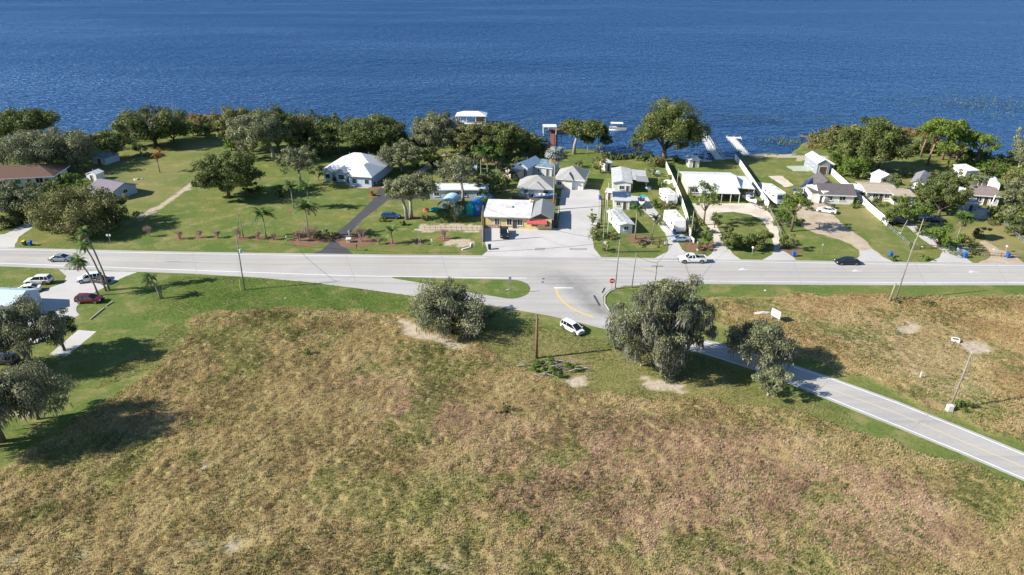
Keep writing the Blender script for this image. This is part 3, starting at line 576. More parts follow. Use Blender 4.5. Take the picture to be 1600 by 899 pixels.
def tree(x, y, wpx, ytop, kind, label, seed=None, shape='round', cx=None, group=None, bark=None, cat='tree', name=None, dens=1, low=.3, trunks=1, moss=0, bare=0):
    """one tree: foot pixel (x, y), crown width and crown centre column in pixels, top row"""
    NT[0] += 1; rg = np.random.default_rng(seed or 100+NT[0]); p = G(x, y); sc = S(y)
    W = wpx/sc*(1.22 if shape == 'bush' else 1.1); Ht = ZT(y, ytop)
    # the far rim of a wide crown shows above its axis: shorten the axis for that
    Ht = Ht if shape == 'tall' else Ht - (.08 if shape == 'bush' else .10)*W
    Ht = max(Ht, 1.2); crx = W/2; c0 = low*Ht; crz = (Ht-c0)/2
    offx = 0 if cx is None else (cx-x)/sc
    lm = dict(oak=L_OAK, mossy=L_MOSSY, bright=L_BRIGHT, pine=L_PINE, dark=L_DARK, brown=L_BROWN, autumn=L_AUT, reed=L_REED)[kind]
    bk = bark or dict(pine=BARKP, mossy=BARKL).get(kind, BARK)
    root = empty(name or dict(pine='pine_tree', oak='oak_tree', mossy='oak_tree').get(kind, 'tree'), p, 0, label, cat, group)
    # clump centres over an uneven shell
    nc = int(np.clip(W*Ht*.5, 10, 130)*(1.0 if kind != 'pine' else .7)); C = []; Rr = []
    lob = rg.normal(size=(6,3)); lob /= np.linalg.norm(lob,axis=1)[:,None]; la = rg.uniform(-.38,.28,6)
    while len(C) < nc:
        d = rg.normal(size=3); d /= np.linalg.norm(d)
        if d[2] < -.55 and shape != 'bush': continue
        sc_ = 1 + sum(la[i]*max(0, d@lob[i])**2 for i in range(6))
        rr = rg.uniform(.38, .97)*sc_
        f = 1.0
        if shape == 'umbrella': f = 1.0; d[2] *= .75
        c = np.array([d[0]*rr*crx + offx, d[1]*rr*crx*.95, c0 + crz + d[2]*rr*crz])
        if c[2] < .25: c[2] = .25
        r_ = crx*rg.uniform(.11, .25)*max(1, (30/nc))**.42; r_ = min(r_, crz*.6); C.append(c); Rr.append(r_)
    C = np.array(C); Rr = np.array(Rr)
    if shape == 'bush': C[:,2] = np.maximum(C[:,2], Rr*.55)
    mb = MB(); tr = max(.10, W*.028)
    fx = [(0, 0)] if trunks == 1 else [(rg.uniform(-.09,.09)*W, rg.uniform(-.09,.09)*W) for _ in range(trunks)]
    order = rg.permutation(nc)
    for ti, (ax, ay) in enumerate(fx):
        fork = Vector((offx*.35 + ax*1.6, ay*1.6, max(.5, (c0 + .15*crz)*rg.uniform(.8, 1.1))))
        t0 = [Vector((ax, ay, -.2)), Vector((ax*1.15, ay*1.15, fork.z*.5)), fork]
        mb.tube(t0, [tr*1.35, tr, tr*.85], 8)
        for li, ci in enumerate(order[ti::trunks][: (14 if W > 8 else 6)]):
            e = Vector(C[ci]); pts = limb(mb, fork, e, tr*.55, tr*.16, rg, 4)
            near = np.argsort(np.linalg.norm(C - C[ci], axis=1))[1:3]
            for q in near: limb(mb, pts[2], C[q], tr*.22, tr*.06, rg, 3, k=4)
    tk = mb.build('trunk', bk, root, smooth=True)
    size = float(np.clip(2.1/sc, .22, .46))
    if W < 5: size = min(size, .34)
    area = 4*math.pi*float((Rr**2).mean()); npc = int(np.clip(area/(size*size)*1.2*dens, 22, 300))
    keep = rg.random(nc) > bare; 
    V, Q, T = leaves(C[keep], Rr[keep], npc, size, rg, .72)
    mi = None
    if moss:                                # moss hangs in the crown: same part, second material
        Cm = C[rg.random(nc) < .85]; n_ = len(Cm)*int(60*moss); ci = rg.integers(0, len(Cm), n_)
        o = Cm[ci] + np.clip(rg.normal(size=(n_,3)), -1.5, 1.5)*crx*.10; o[:,2] -= .35; Lh = rg.uniform(.3, 1.15, n_); o[:,2] = np.maximum(o[:,2]-.2, Lh+.1); a = rg.uniform(0, np.pi, n_); t = np.stack([np.cos(a), np.sin(a), np.zeros(n_)], -1)*.085
        dn = np.stack([rg.normal(0,.12,n_), rg.normal(0,.12,n_), -Lh], -1)
        Vm = np.stack([o-t, o+t, o+dn*.6+t*.8, o+dn-t*.2], 1).reshape(-1,3)
        mi = np.concatenate([np.zeros(len(Q), int), np.ones(n_, int)]); Q = np.concatenate([Q, len(V) + (np.arange(n_)*4)[:,None]+np.arange(4)[None,:]]); V = np.concatenate([V, Vm]); T = np.concatenate([T, np.clip(rg.normal(.6,.2,n_),0,1)])
    cr = link('crown', npmesh('crown', V, Q, tone=T), [lm, L_MOSS] if moss else lm, root)
    if moss: cr.data.polygons.foreach_set('material_index', mi.astype(np.int32))
    if bare:
        Cb = C[~keep]; tb = MB()
        for c in Cb:
            c = Vector(c)
            for _ in range(7): limb(tb, c, c + Vector(rg.normal(0, crx*.16, 3)) + Vector((0,0,crx*.12)), .05, .02, rg, 2, k=3)
        if tb.v: tb.build('bare_twigs', P('grey twigs', (.33,.28,.25), rough=.9), root)
    return root
def shrub(x, y, wpx, ytop, kind, label, **k):
    k.setdefault('low', .0); k.setdefault('cat', 'shrub'); k.setdefault('name', 'shrub')
    return tree(x, y, wpx, ytop, kind, label, shape='bush', **k)
def bare_shrub(x, y, wpx, ytop, label, group=None, tint=0, leafy=0):
    NT[0] += 1; rg = np.random.default_rng(900+NT[0]); p = G(x, y); W = wpx/S(y); h = max(1., ZT(y, ytop))
    root = empty('bare_shrub', p, 0, label, 'shrub', group); mb = MB()
    for i in range(7):
        a = rg.uniform(0, 2*np.pi); e = Vector((math.cos(a)*W*.3, math.sin(a)*W*.3, h*rg.uniform(.5,.75))); pts = limb(mb, (math.cos(a)*.1, math.sin(a)*.1, 0), e, .06, .03, rg, 3, k=4)
        for _ in range(7): limb(mb, pts[rg.integers(1,4)], e + Vector(rg.normal(0, W*.16, 3)) + Vector((0,0,h*.2)), .028, .014, rg, 2, k=3)
    mb.build('branches', P('pinkish bark', (.34,.25,.21), rough=.9), root)
    n = int(60+W*W*40); C = np.array([[math.cos(a)*W*.28, math.sin(a)*W*.28, h*.72] for a in rg.uniform(0, 6.28, 7)])
    V, Q, T = leaves(C, np.full(7, W*.26), n//7+10, .16, rg, .8); link('twigs', npmesh('twigs', V, Q, tone=T), leafmat('reddish seed heads', (.24,.14,.10), (.34,.22,.17), (.42,.30,.22)), root)
    return root
def frond(L, width, rg, droop, pairs=11, fold=.5):
    """one feather frond along +X: leaflets left and right of an arched rib"""
    V = []; Q = []; pts = []
    for i in range(pairs+1):
        t = i/pairs; pts.append(np.array([L*math.sin(t*1.25)/math.sin(1.25)*.96, 0, L*(.42*t - droop*t*t)]))
    for i in range(1, pairs+1):
        t = i/pairs; a = pts[i-1]; b = pts[i]; wd = width*(math.sin(min(1, t*1.15+.12)*math.pi*.85)**.6)
        for s in (-1, 1):
            tip = (a+b)/2 + np.array([wd*.45, s*wd, -wd*fold*rg.uniform(.6, 1.3)]); k = len(V); V += [a, b, tip+(b-a)*.25, tip-(b-a)*.05]; Q.append((k, k+1, k+2, k+3))
    return np.array(V), np.array(Q)
def fan(L, rg, droop):
    V = []; Q = []; n = 9; base = np.array([L*.45, 0, L*.30]); V += [np.zeros(3), np.array([0,.04,0]), base+[0,.04,0], base]; Q.append((0,1,2,3))
    for i in range(n):
        a = (i/(n-1)-.5)*3.6; d = np.array([math.cos(a), math.sin(a), -droop*(.3+abs(a)*.25)]); t = np.array([-math.sin(a), math.cos(a), 0])*L*.10
        m_ = base + d*L*.3; e = base + d*L*.55 + [0,0,-L*.12]; k = len(V); V += [base, m_-t, e, m_+t]; Q.append((k,k+1,k+2,k+3))
    return np.array(V), np.array(Q)
def palm(x, y, ytop, wpx, label, kind='feather', lean=0, group=None, mtl=None, dead=0, nf=24, droop=.7, tr=.16, heads=1, wind=0):
    NT[0] += 1; rg = np.random.default_rng(500+NT[0]); p = G(x, y); sc = S(y); W = wpx/sc; h = ZT(y, ytop) - W*.18; h = max(h, .8)
    root = empty('palm_tree', p, 0, label, 'palm tree', group)
    top = Vector((lean, 0, h)); tb = MB(); tb.tube([(0,0,-.1), (lean*.12, 0, h*.3), (lean*.45, 0, h*.66), top], [tr*1.3, tr, tr*.9, tr*.75], 8); tb.build('trunk', P('palm bark', (.30,.27,.23), rough=.95, noise=(3,(.19,.165,.13),.8)), root, smooth=True)
    def head(n, e0, e1, mt, nm, scale=1):
        VV = []; QQ = []; TT = []; k = 0
        for i in range(n):
            L = W*.5*rg.uniform(.85,1.15)*scale; el = rg.uniform(e0, e1); az = 2*np.pi*i/n*2.618 + rg.uniform(-.2,.2)
            v, q = frond(L, L*.24, rg, droop) if kind == 'feather' else fan(L*1.1, rg, droop)
            ce, se = math.cos(el), math.sin(el); v = v @ np.array([[ce,0,se],[0,1,0],[-se,0,ce]]); ca, sa = math.cos(az), math.sin(az); v = v @ np.array([[ca,sa,0],[-sa,ca,0],[0,0,1]])
            if wind: v[:,0] += wind*np.linalg.norm(v, axis=1)*.55; v[:,2] -= np.abs(np.linalg.norm(v, axis=1))*.18
            VV.append(v + np.array(top)); QQ.append(q+k); TT += [np.clip(rg.normal(.5,.2),0,1)]*len(q); k += len(v)
        link(nm, npmesh(nm, np.concatenate(VV), np.concatenate(QQ), tone=TT), mt, root)
    head(nf, -.35, 1.15, mtl or L_PALM, 'fronds')
    if dead: head(dead, -1.4, -.75, L_DEADF, 'dead_fronds', .8)
    return root

OAKS = 'shade trees along the lake shore'
# lake shore, from the left edge of the photo
tree(8, 238, 72, 170, 'dark', 'dark tree at the left edge of the photo with the lake behind it')
tree(58, 240, 92, 158, 'oak', 'tall dark flat topped tree on the shore behind the grey oak', dens=1.2, shape='umbrella', low=.35)
tree(84, 266, 138, 192, 'mossy', 'wide grey green oak directly behind the brown roofed house', low=.12, moss=.6, cx=74)
tree(35, 262, 62, 212, 'mossy', 'pale feathery tree left of the wide grey oak behind the brown roof', low=.1)
tree(122, 262, 42, 215, 'dark', 'dark narrow tree on the right flank of the wide grey oak', low=.08)
tree(184, 247, 62, 196, 'oak', 'rounded oak on the shore right behind the blue grey shed', low=.15)
tree(244, 228, 98, 160, 'oak', 'large round tree with bare grey twigs on its top by the lake', low=.08, bare=.10, dens=1.1)
tree(272, 222, 42, 180, 'dark', 'dark round tree on the right flank of the bare topped tree', low=.05)
shrub(222, 244, 26, 218, 'mossy', 'pale palmetto thicket left foot of the bare topped tree')
for i, (x, y, w_, t) in enumerate(((302,212,26,190),(322,212,26,186),(342,213,28,182))):
    shrub(x, y, w_, t, 'dark', ['dark thicket beside the big round tree on the shore', 'dark thicket in the middle of the reed belt', 'dark thicket at the foot of the olive tree'][i], group='dark shore thickets')
shrub(324, 202, 52, 180, 'reed', 'belt of rusty orange reeds behind the dark thickets'); shrub(347, 206, 26, 184, 'reed', 'yellow reed clump against the olive tree', seed=78)
tree(374, 238, 62, 160, 'brown', 'olive tree with rounded top where the reeds end', low=.08)
shrub(362, 236, 30, 214, 'bright', 'small bright green tree in front of the olive tree', low=.25)
tree(428, 251, 88, 166, 'mossy', 'leaning mossy oak with a dark exposed trunk on the left lawn', low=.32, cx=415, moss=.7)
tree(437, 244, 76, 163, 'oak', 'green oak directly behind the leaning mossy oak', low=.15)
tree(385, 250, 36, 215, 'mossy', 'small grey tree left of the leaning mossy oak', low=.2)
tree(482, 236, 56, 165, 'brown', 'tree with a bare tan top among the dark shore trees', low=.1, bare=.3)
tree(470, 240, 44, 192, 'dark', 'dark low tree under the tan topped tree', low=.03)
tree(512, 238, 62, 180, 'oak', 'dark green tree between the tan top and the big dark oak', low=.05)
tree(500, 246, 56, 205, 'dark', 'low black green tree behind the left end of the white roofed house', low=.0)
tree(577, 236, 108, 171, 'oak', 'broad dark oak on the shore behind the white roofed house', low=.15, dens=1.2)
tree(610, 240, 44, 195, 'dark', 'dark right shoulder tree of the broad oak behind the house', low=.05)
palm(531, 241, 210, 20, 'palm with brown skirt standing left behind the white roofed house', 'fan', dead=10, nf=20)
palm(578, 234, 206, 20, 'small palm under the broad dark oak', 'fan', nf=16)
tree(358, 309, 94, 235, 'oak', 'round olive oak alone in the middle of the big lawn', low=.1, dens=1.1)
shrub(393, 304, 34, 280, 'oak', 'low dark shrub against the right side of the lone round oak')
tree(471, 292, 56, 224, 'mossy', 'slim grey oak left of the white roofed house', low=.3, cx=468)
tree(489, 262, 30, 228, 'dark', 'dark green tree behind the slim grey oak', low=.1)
tree(498, 282, 22, 252, 'dark', 'small dark tree at the left corner of the white roofed house', low=.05)
shrub(438, 309, 22, 278, 'dark', 'dark egg shaped shrub on the lawn left of the palms')
palm(459, 327, 288, 26, 'feather palm on a mulch ring left of the bright palm'); palm(484, 328, 288, 30, 'bright feather palm on the right mulch ring of the lawn', nf=30)
palm(483, 372, 318, 40, 'drooping palm above the large bare shrub by the black driveway', nf=26, droop=.9)
palm(416, 372, 330, 36, 'dark drooping palm beside the road on the left lawn', nf=30, droop=1.0)
palm(613, 381, 357, 28, 'short palm on a mulch ring right of the black driveway', nf=20)
tree(250, 270, 20, 228, 'autumn', 'small rusty orange tree alone on the lawn', low=.35, name='autumn_tree')
tree(134, 362, 118, 284, 'brown', 'massive bushy tree at the roadside left of the big lawn', low=0, dens=1.5, trunks=3, shape='bush', seed=41)
tree(104, 358, 60, 292, 'brown', 'left lobe tree of the massive roadside thicket', low=0, dens=1.3, shape='bush', seed=42); tree(183, 352, 50, 296, 'oak', 'right lobe tree of the massive roadside thicket', low=0, dens=1.3, shape='bush', seed=43)
shrub(66, 358, 26, 340, 'brown', 'low olive shrub left foot of the massive roadside thicket')
tree(26, 345, 84, 284, 'mossy', 'grey tree in front of the brown roofed house', low=.05, dens=1.2); tree(54, 336, 40, 296, 'dark', 'dark shade tree beside the light blue parked car', low=.02)
shrub(14, 356, 34, 330, 'brown', 'olive shrub at the left edge beside the driveway')
for i, (x, y, w_, t, k) in enumerate(((112,286,34,264,'bright'),(86,300,32,284,'bright'),(138,270,30,258,'brown'))):
    shrub(x, y, w_, t, k, ['bright green garden shrub right of the brown roofed house', 'yellow green shrub in front of the brown roofed house', 'olive garden shrub behind the small white shed'][i])
tree(627, 268, 66, 216, 'mossy', 'grey green tree right behind the white roofed house', low=.1); shrub(652, 262, 28, 238, 'oak', 'dark shrub tree where the sandy path begins')
tree(606, 262, 26, 222, 'dark', 'dark tree between the broad oak and the house right corner', low=.05)
tree(681, 246, 72, 170, 'mossy', 'tall grey green oak left of the white roofed boathouse', low=.25, moss=.5, cx=680, dens=1.1)
tree(736, 250, 62, 184, 'brown', 'olive tree in front of the white roofed boathouse', low=.1)
tree(792, 246, 78, 180, 'oak', 'tall green oak right of the boathouse', low=.1, dens=1.1); tree(812, 250, 46, 212, 'dark', 'dark lower tree right of the tall green oak', low=.05)
tree(768, 254, 50, 206, 'bright', 'mid green tree between the boathouse trees', low=.05)
tree(838, 250, 22, 208, 'bright', 'small light green tree at the foot of the red brown pier', low=.2)
shrub(852, 252, 26, 238, 'dark', 'dark shrubs on the bank beside the red brown pier')
tree(643, 342, 80, 262, 'mossy', 'forked oak on the lawn behind the dark blue car', low=.35, cx=643, trunks=2, dens=.8, bark=BARKL)
tree(612, 306, 32, 284, 'bright', 'light green tree at the bend of the black driveway', low=.05); shrub(640, 304, 44, 276, 'brown', 'olive shrub behind the forked oak'); shrub(668, 306, 30, 282, 'oak', 'dark green shrub left of the white mobile home')
shrub(700, 262, 30, 244, 'bright', 'light green shrub beside the sandy path near the shore')
tree(724, 318, 66, 240, 'mossy', 'thin grey tree rising in front of the long white mobile home', low=.45, dens=.7, cx=718)
shrub(711, 347, 26, 300, 'mossy', 'grey green shrub tree in front of the teal tarps'); shrub(700, 345, 14, 318, 'brown', 'small olive shrub left of the round teal tarp')
for i, (x, y, t, w_) in enumerate(((762,296,238,28),(776,290,244,26),(752,286,234,24))):
    palm(x, y, t, w_, ['palm with hanging dead fronds beside the long white mobile home', 'palm nearest the blue grey roofed cottage', 'palm tallest in the dark clump behind the white mobile home'][i], 'fan', dead=12, nf=18, group='cabbage palms in the dark clump')
tree(766, 318, 36, 262, 'dark', 'dark dense tree right of the blue tarp shed', low=.02, dens=1.3); tree(750, 306, 30, 270, 'dark', 'dark tree behind the blue tarp shed', low=.02); shrub(756, 330, 24, 300, 'dark', 'dark vine thicket behind the left corner of the yellow store')
tree(790, 284, 28, 248, 'oak', 'dark tree left of the blue grey roofed cottage', low=.05)
tree(897, 241, 74, 178, 'oak', 'tree with forked white limbs on the point right of the pier', low=.45, bark=BARKL, cx=905, shape='umbrella')
palm(918, 243, 212, 26, 'leftmost low palm of the clump beside the white limbed tree', 'fan', dead=4); palm(934, 240, 203, 30, 'dark palm of the clump beside the white limbed tree', 'fan'); palm(945, 245, 218, 24, 'rightmost low palm of the clump beside the white limbed tree', 'fan')
shrub(938, 270, 26, 226, 'brown', 'narrow upright shrub on the lawn behind the grey roofed garage house', dens=1.2)
tree(1037, 252, 112, 160, 'oak', 'huge spreading oak on the shore behind the mobile homes', low=.12, dens=1.15, cx=1036, seed=77, shape='tall'); tree(993, 248, 34, 200, 'oak', 'low left side tree of the huge spreading oak', low=.05)
shrub(1028, 260, 30, 238, 'brown', 'olive shrub at the foot of the huge spreading oak'); shrub(1008, 250, 24, 234, 'dark', 'dark shrub on the bank left of the huge oak trunk')
palm(865, 328, 238, 31, 'tall silver palm in front of the grey hip roofed houses', 'fan', mtl=L_SILVER, dead=8, nf=26, tr=.2)
tree(1099, 352, 46, 280, 'bright', 'sparse tall tree in front of the big white metal roof', low=.35, dens=.55)
tree(1086, 368, 28, 332, 'oak', 'green shrub tree against the end of the white fence', low=.05); shrub(1104, 386, 24, 352, 'bright', 'round shrub right of the white blue car'); shrub(1116, 356, 22, 330, 'oak', 'small dark shrub above the round shrub by the drive')
palm(992, 374, 321, 25, 'palm left of the two before the white canopy home', nf=26, droop=.8); palm(1018, 372, 338, 22, 'leaning thin palm beside the second driveway', nf=14, lean=.6)
for i, (x, w_) in enumerate(((1137,34),(1160,34),(1188,38))): shrub(x, 389, w_, 353, 'oak', ['left', 'middle', 'right'][i]+' round bush of the three clipped together by the road', group='three clipped roadside bushes', dens=2.4)
shrub(1232, 388, 28, 358, 'oak', 'upright bush right of the paved drive beside the blue bin')
tree(1236, 362, 56, 290, 'pine', 'open pine in front of the motorhome', low=.42, dens=.7, bark=BARK); shrub(1222, 352, 30, 324, 'bright', 'yellow green shrub at the pine foot left side')
shrub(1201, 330, 14, 320, 'mossy', 'grey shrub at the foot of the low fence'); shrub(1214, 346, 18, 332, 'mossy', 'grey green spiky shrub on the sandy bank'); shrub(1250, 352, 14, 340, 'brown', 'small brown shrub right of the pine trunk')
tree(1352, 268, 92, 183, 'oak', 'large round tree behind the grey house on the shore', low=.05, dens=1.2, seed=9); tree(1373, 262, 50, 205, 'brown', 'brownish tree on the right flank of the large round shore tree', low=.1)
shrub(1318, 262, 44, 218, 'bright', 'bright green bush left below the large round shore tree'); shrub(1332, 276, 50, 240, 'bright', 'bright green bush in front of the large round shore tree', seed=31)
shrub(1272, 232, 26, 222, 'reed', 'rusty reeds beside the dark dock'); shrub(1292, 232, 26, 212, 'brown', 'olive reeds between dark dock and bright bush'); shrub(1404, 222, 40, 208, 'reed', 'yellow reeds left of the pine stand'); shrub(1412, 240, 50, 224, 'dark', 'dark thicket below the yellow reeds'); shrub(1432, 236, 24, 222, 'reed', 'tan reeds at the pine trunks')
PG = 'pines on the right shore'
for i, (x, y, w_, t, c, lo) in enumerate(((1449,259,52,177,1457,.5),(1438,246,42,182,1444,.55),(1472,250,54,178,1478,.45),(1494,252,46,192,1497,.4),(1480,262,44,214,1480,.3),(1526,256,46,203,1527,.3),(1508,246,40,196,1508,.4))):
    tree(x, y, w_, t, 'pine', ['front pine with the thick red brown trunk', 'leftmost pine of the right shore stand', 'tallest middle pine of the right shore stand', 'pine right of the tallest middle one', 'low crowned pine in front of the right shore stand', 'round crowned pine at the right end of the stand', 'pine second from the right end of the stand'][i], low=lo, cx=c, group=PG, dens=1.1)
for i, (x, y, w_, t, k) in enumerate(((1541,276,36,248,'bright'),(1532,290,30,266,'bright'),(1562,262,30,246,'oak'),(1592,262,40,196,'mossy'),(1588,296,48,262,'brown'),(1585,330,52,276,'mossy'),(1592,368,44,322,'oak'),(1569,346,34,318,'mossy'),(1574,258,22,247,'dark'),(1510,280,22,262,'brown'),(1462,284,26,262,'brown'),(1422,276,24,262,'bright'),(1380,296,22,280,'bright'))):
    shrub(x, y, w_, t, k, ['bright bush behind the white tent', 'light bush right of the small white shed', 'dark green bush on the inlet bank', 'grey green tree at the right edge on the inlet bank', 'olive bush at the right edge below the inlet', 'grey bush at the right edge beside the mauve roofed house', 'dark bush at the right edge above the mailbox', 'grey bush left of the right edge fence', 'dark bush at the water of the small inlet', 'olive bush behind the small white shed', 'dry olive bush under the pines', 'yellow bush beside the grey mobile home', 'green bush left of the boat behind the white fence'][i])
tree(1466, 338, 74, 264, 'oak', 'broad grey green oak among the right hand houses', low=.12, dens=1.2); tree(1412, 350, 56, 298, 'bright', 'dark leafy tree left of the broad oak beside the white fence', low=.15, seed=23); tree(1392, 352, 30, 318, 'oak', 'dark bush tree at the end of the white fence', low=.05)
shrub(1465, 386, 50, 346, 'bright', 'round bright green bush beside the paved drive on the right', dens=1.2); palm(1495, 376, 338, 28, 'cabbage palm right of the round bright bush', 'fan', dead=6)
shrub(1512, 386, 30, 368, 'oak', 'dark shrub behind the blue grey crate by the road'); shrub(1446, 406, 16, 396, 'bright', 'tiny shrub on the grass between the two right drives'); palm(1516, 312, 294, 12, 'small palm in front of the mauve roofed house', 'fan')
for i, (x, y, w_, t) in enumerate(((281,374,12,360),(312,372,12,359),(340,372,11,360),(374,373,14,356),(403,374,12,361),(428,375,10,364),(467,377,13,360),(486,377,30,352),(565,378,22,354),(592,382,9,371),(694,374,12,358))):
    bare_shrub(x, y, w_, t, ['first bare shrub from the left in the roadside row', 'second bare shrub from the left in the roadside row', 'third bare shrub from the left in the roadside row', 'bare shrub beside the far utility pole', 'bare shrub just left of the dark drooping palm', 'bare shrub just right of the dark drooping palm', 'bare shrub left of the large one', 'large bare pinkish shrub left of the black driveway', 'broad bare reddish shrub right of the black driveway', 'small dark bare shrub left of the short palm', 'thin bare shrub on orange mulch near the low post fence'][i], group='bare shrubs along the road')
bare_shrub(234, 370, 14, 352, 'pale leafless shrub in the shade of the massive thicket')
for i, (x, y, w_, t) in enumerate(((500,372,22,358),(520,372,14,361))): shrub(x, y, w_, t, 'dark', ['dark shrub behind the left white driveway pillar', 'dark shrub between the large bare shrub and the driveway'][i])
for i, (x, y, w_, t, k) in enumerate(((556,289,10,283,'dark'),(583,290,9,284,'dark'),(515,281,10,277,'dark'),(524,283,10,279,'oak'),(583,306,10,298,'autumn'),(930,372,20,348,'brown'),(948,392,14,384,'brown'),(1040,312,26,296,'oak'),(1022,326,18,308,'bright'),(1048,326,20,314,'oak'),(1030,352,14,340,'brown'),(926,352,10,322,'bright'),(955,370,34,356,'brown'),(1010,380,50,372,'brown'),(1048,282,12,272,'bright'),(1394,408,8,402,'bright'))):
    shrub(x, y, w_, t, k, ['dark clipped bush left of the garage wing', 'dark clipped bush right of the garage wing window', 'low bush at the left wall of the white roofed house', 'low bush under the gabled windows of the white roofed house', 'orange leaved bed at the bend of the black driveway', 'brown bush on the strip right of the parking lot', 'brush heap on the grass corner right of the parking lot', 'green bush left of the upper white trailer', 'yellow shrub beside the carport', 'green bush between the two white trailers', 'dry shrub left of the lower white trailer', 'tall weeds beside the white canopy home', 'dry shrub at the front end of the white canopy home', 'low dry hedge in front of the two palms', 'yellow shrub behind the upper white trailer', 'tiny shrub at the roadside on the right'][i])
# in front of the main road
palm(154, 462, 403, 32, 'shortest of the three windblown palms at the left drive', lean=-1.6, nf=26, wind=-.55, dead=6, droop=.8)
palm(166, 455, 378, 26, 'middle height palm of the three windblown ones at the left drive', lean=-1.6, nf=24, wind=-.4, dead=6, droop=.8)
palm(171, 453, 358, 24, 'tallest of the three windblown palms at the left drive', lean=-1.6, nf=22, wind=-.3, dead=4, droop=.8)
palm(251, 467, 430, 28, 'lone windblown palm on the left verge', lean=-1.0, nf=24, wind=-.5, dead=4, droop=.8)
palm(254, 466, 442, 10, 'thin dead headed palm stem against the lone windblown palm', lean=-.5, nf=5, tr=.11)
tree(52, 572, 108, 470, 'mossy', 'grey mossy oak in the left foreground over the drive', low=.3, cx=46, moss=1, trunks=2, dens=.85, bark=BARK); tree(101, 548, 58, 478, 'dark', 'dense dark evergreen beside the concrete pad', low=.25, dens=1.4)
tree(4, 690, 140, 566, 'mossy', 'large oak cut by the left edge of the photo over the lawn', low=.3, cx=30, moss=1, dens=.85, bark=BARK); tree(60, 655, 70, 585, 'oak', 'low dark spreading oak right of the edge oak', low=.25, dens=.8, cx=66)
tree(0, 570, 40, 510, 'oak', 'dark tree at the left edge beside the shaded vehicle', low=.1)
tree(705, 512, 118, 434, 'mossy', 'dense round mossy oak beside the slip road', low=0, shape='bush', dens=1.7, trunks=3, seed=5, moss=.6); shrub(752, 508, 40, 478, 'oak', 'green shrub on the right flank of the dense round oak'); shrub(668, 496, 50, 452, 'mossy', 'grey shrub on the left flank of the dense round oak'); shrub(716, 522, 50, 488, 'brown', 'olive brush at the foot of the dense round oak', seed=17)
tree(1042, 580, 116, 438, 'mossy', 'large mossy oak leaning over the side road at the junction', low=.12, dens=1.15, trunks=4, moss=1.6, seed=12, cx=1020, shape='tall'); tree(1066, 566, 76, 462, 'mossy', 'right hand mossy oak of the pair at the junction', low=.2, trunks=2, moss=1.2, seed=15)
shrub(1046, 590, 56, 535, 'mossy', 'vine draped brush under the large mossy oak', seed=19); shrub(1002, 572, 44, 530, 'mossy', 'grey brush at the left foot of the large mossy oak', seed=20); shrub(960, 545, 22, 522, 'bright', 'small green shrub left of the large mossy oak')
tree(1192, 578, 112, 492, 'mossy', 'oak hanging over the side road to the right of the mossy pair', low=.18, dens=1.0, moss=1, seed=21, cx=1190); shrub(1200, 618, 64, 560, 'mossy', 'tall brush between the side road and the field', seed=22, dens=1.1)
shrub(787, 646, 16, 630, 'dark', 'small dark green bush standing alone in the dry meadow'); shrub(480, 556, 9, 543, 'bright', 'tiny green weed clump in the dry meadow'); shrub(1504, 640, 22, 624, 'bright', 'yellow green shrub at the foot of the tilted roadside pole'); shrub(1450, 478, 22, 470, 'brown', 'low dark brush near the vine covered stump pole'); shrub(1400, 474, 14, 464, 'brown', 'vines at the foot of the stump pole')
tree(-62, 705, 150, 552, 'mossy', 'large oak just outside the left edge casting the long field shadow', low=.25, dens=1, moss=.6); tree(-60, 600, 130, 490, 'oak', 'oak outside the left edge behind the mossy one', low=.25)
tree(1436, 322, 50, 272, 'oak', 'dark oak behind the thin pole near the white fence end', low=.1); tree(1478, 300, 46, 258, 'mossy', 'grey oak behind the broad grey green oak', low=.1); tree(1392, 300, 30, 264, 'oak', 'small oak between the tan roofed house and the off white home', low=.1)
tree(1310, 296, 26, 268, 'oak', 'small oak behind the rear roof of the grey roofed house', low=.1) if False else None
for i, (x, y, w_, t, k) in enumerate(((18,304,40,280,'mossy'),(46,302,34,281,'oak'),(72,300,30,281,'mossy'))): shrub(x, y, w_, t, k, ['grey shrub before the left wall of the brown roofed house','green shrub before the middle wall of the brown roofed house','grey shrub before the porch end of the brown roofed house'][i])
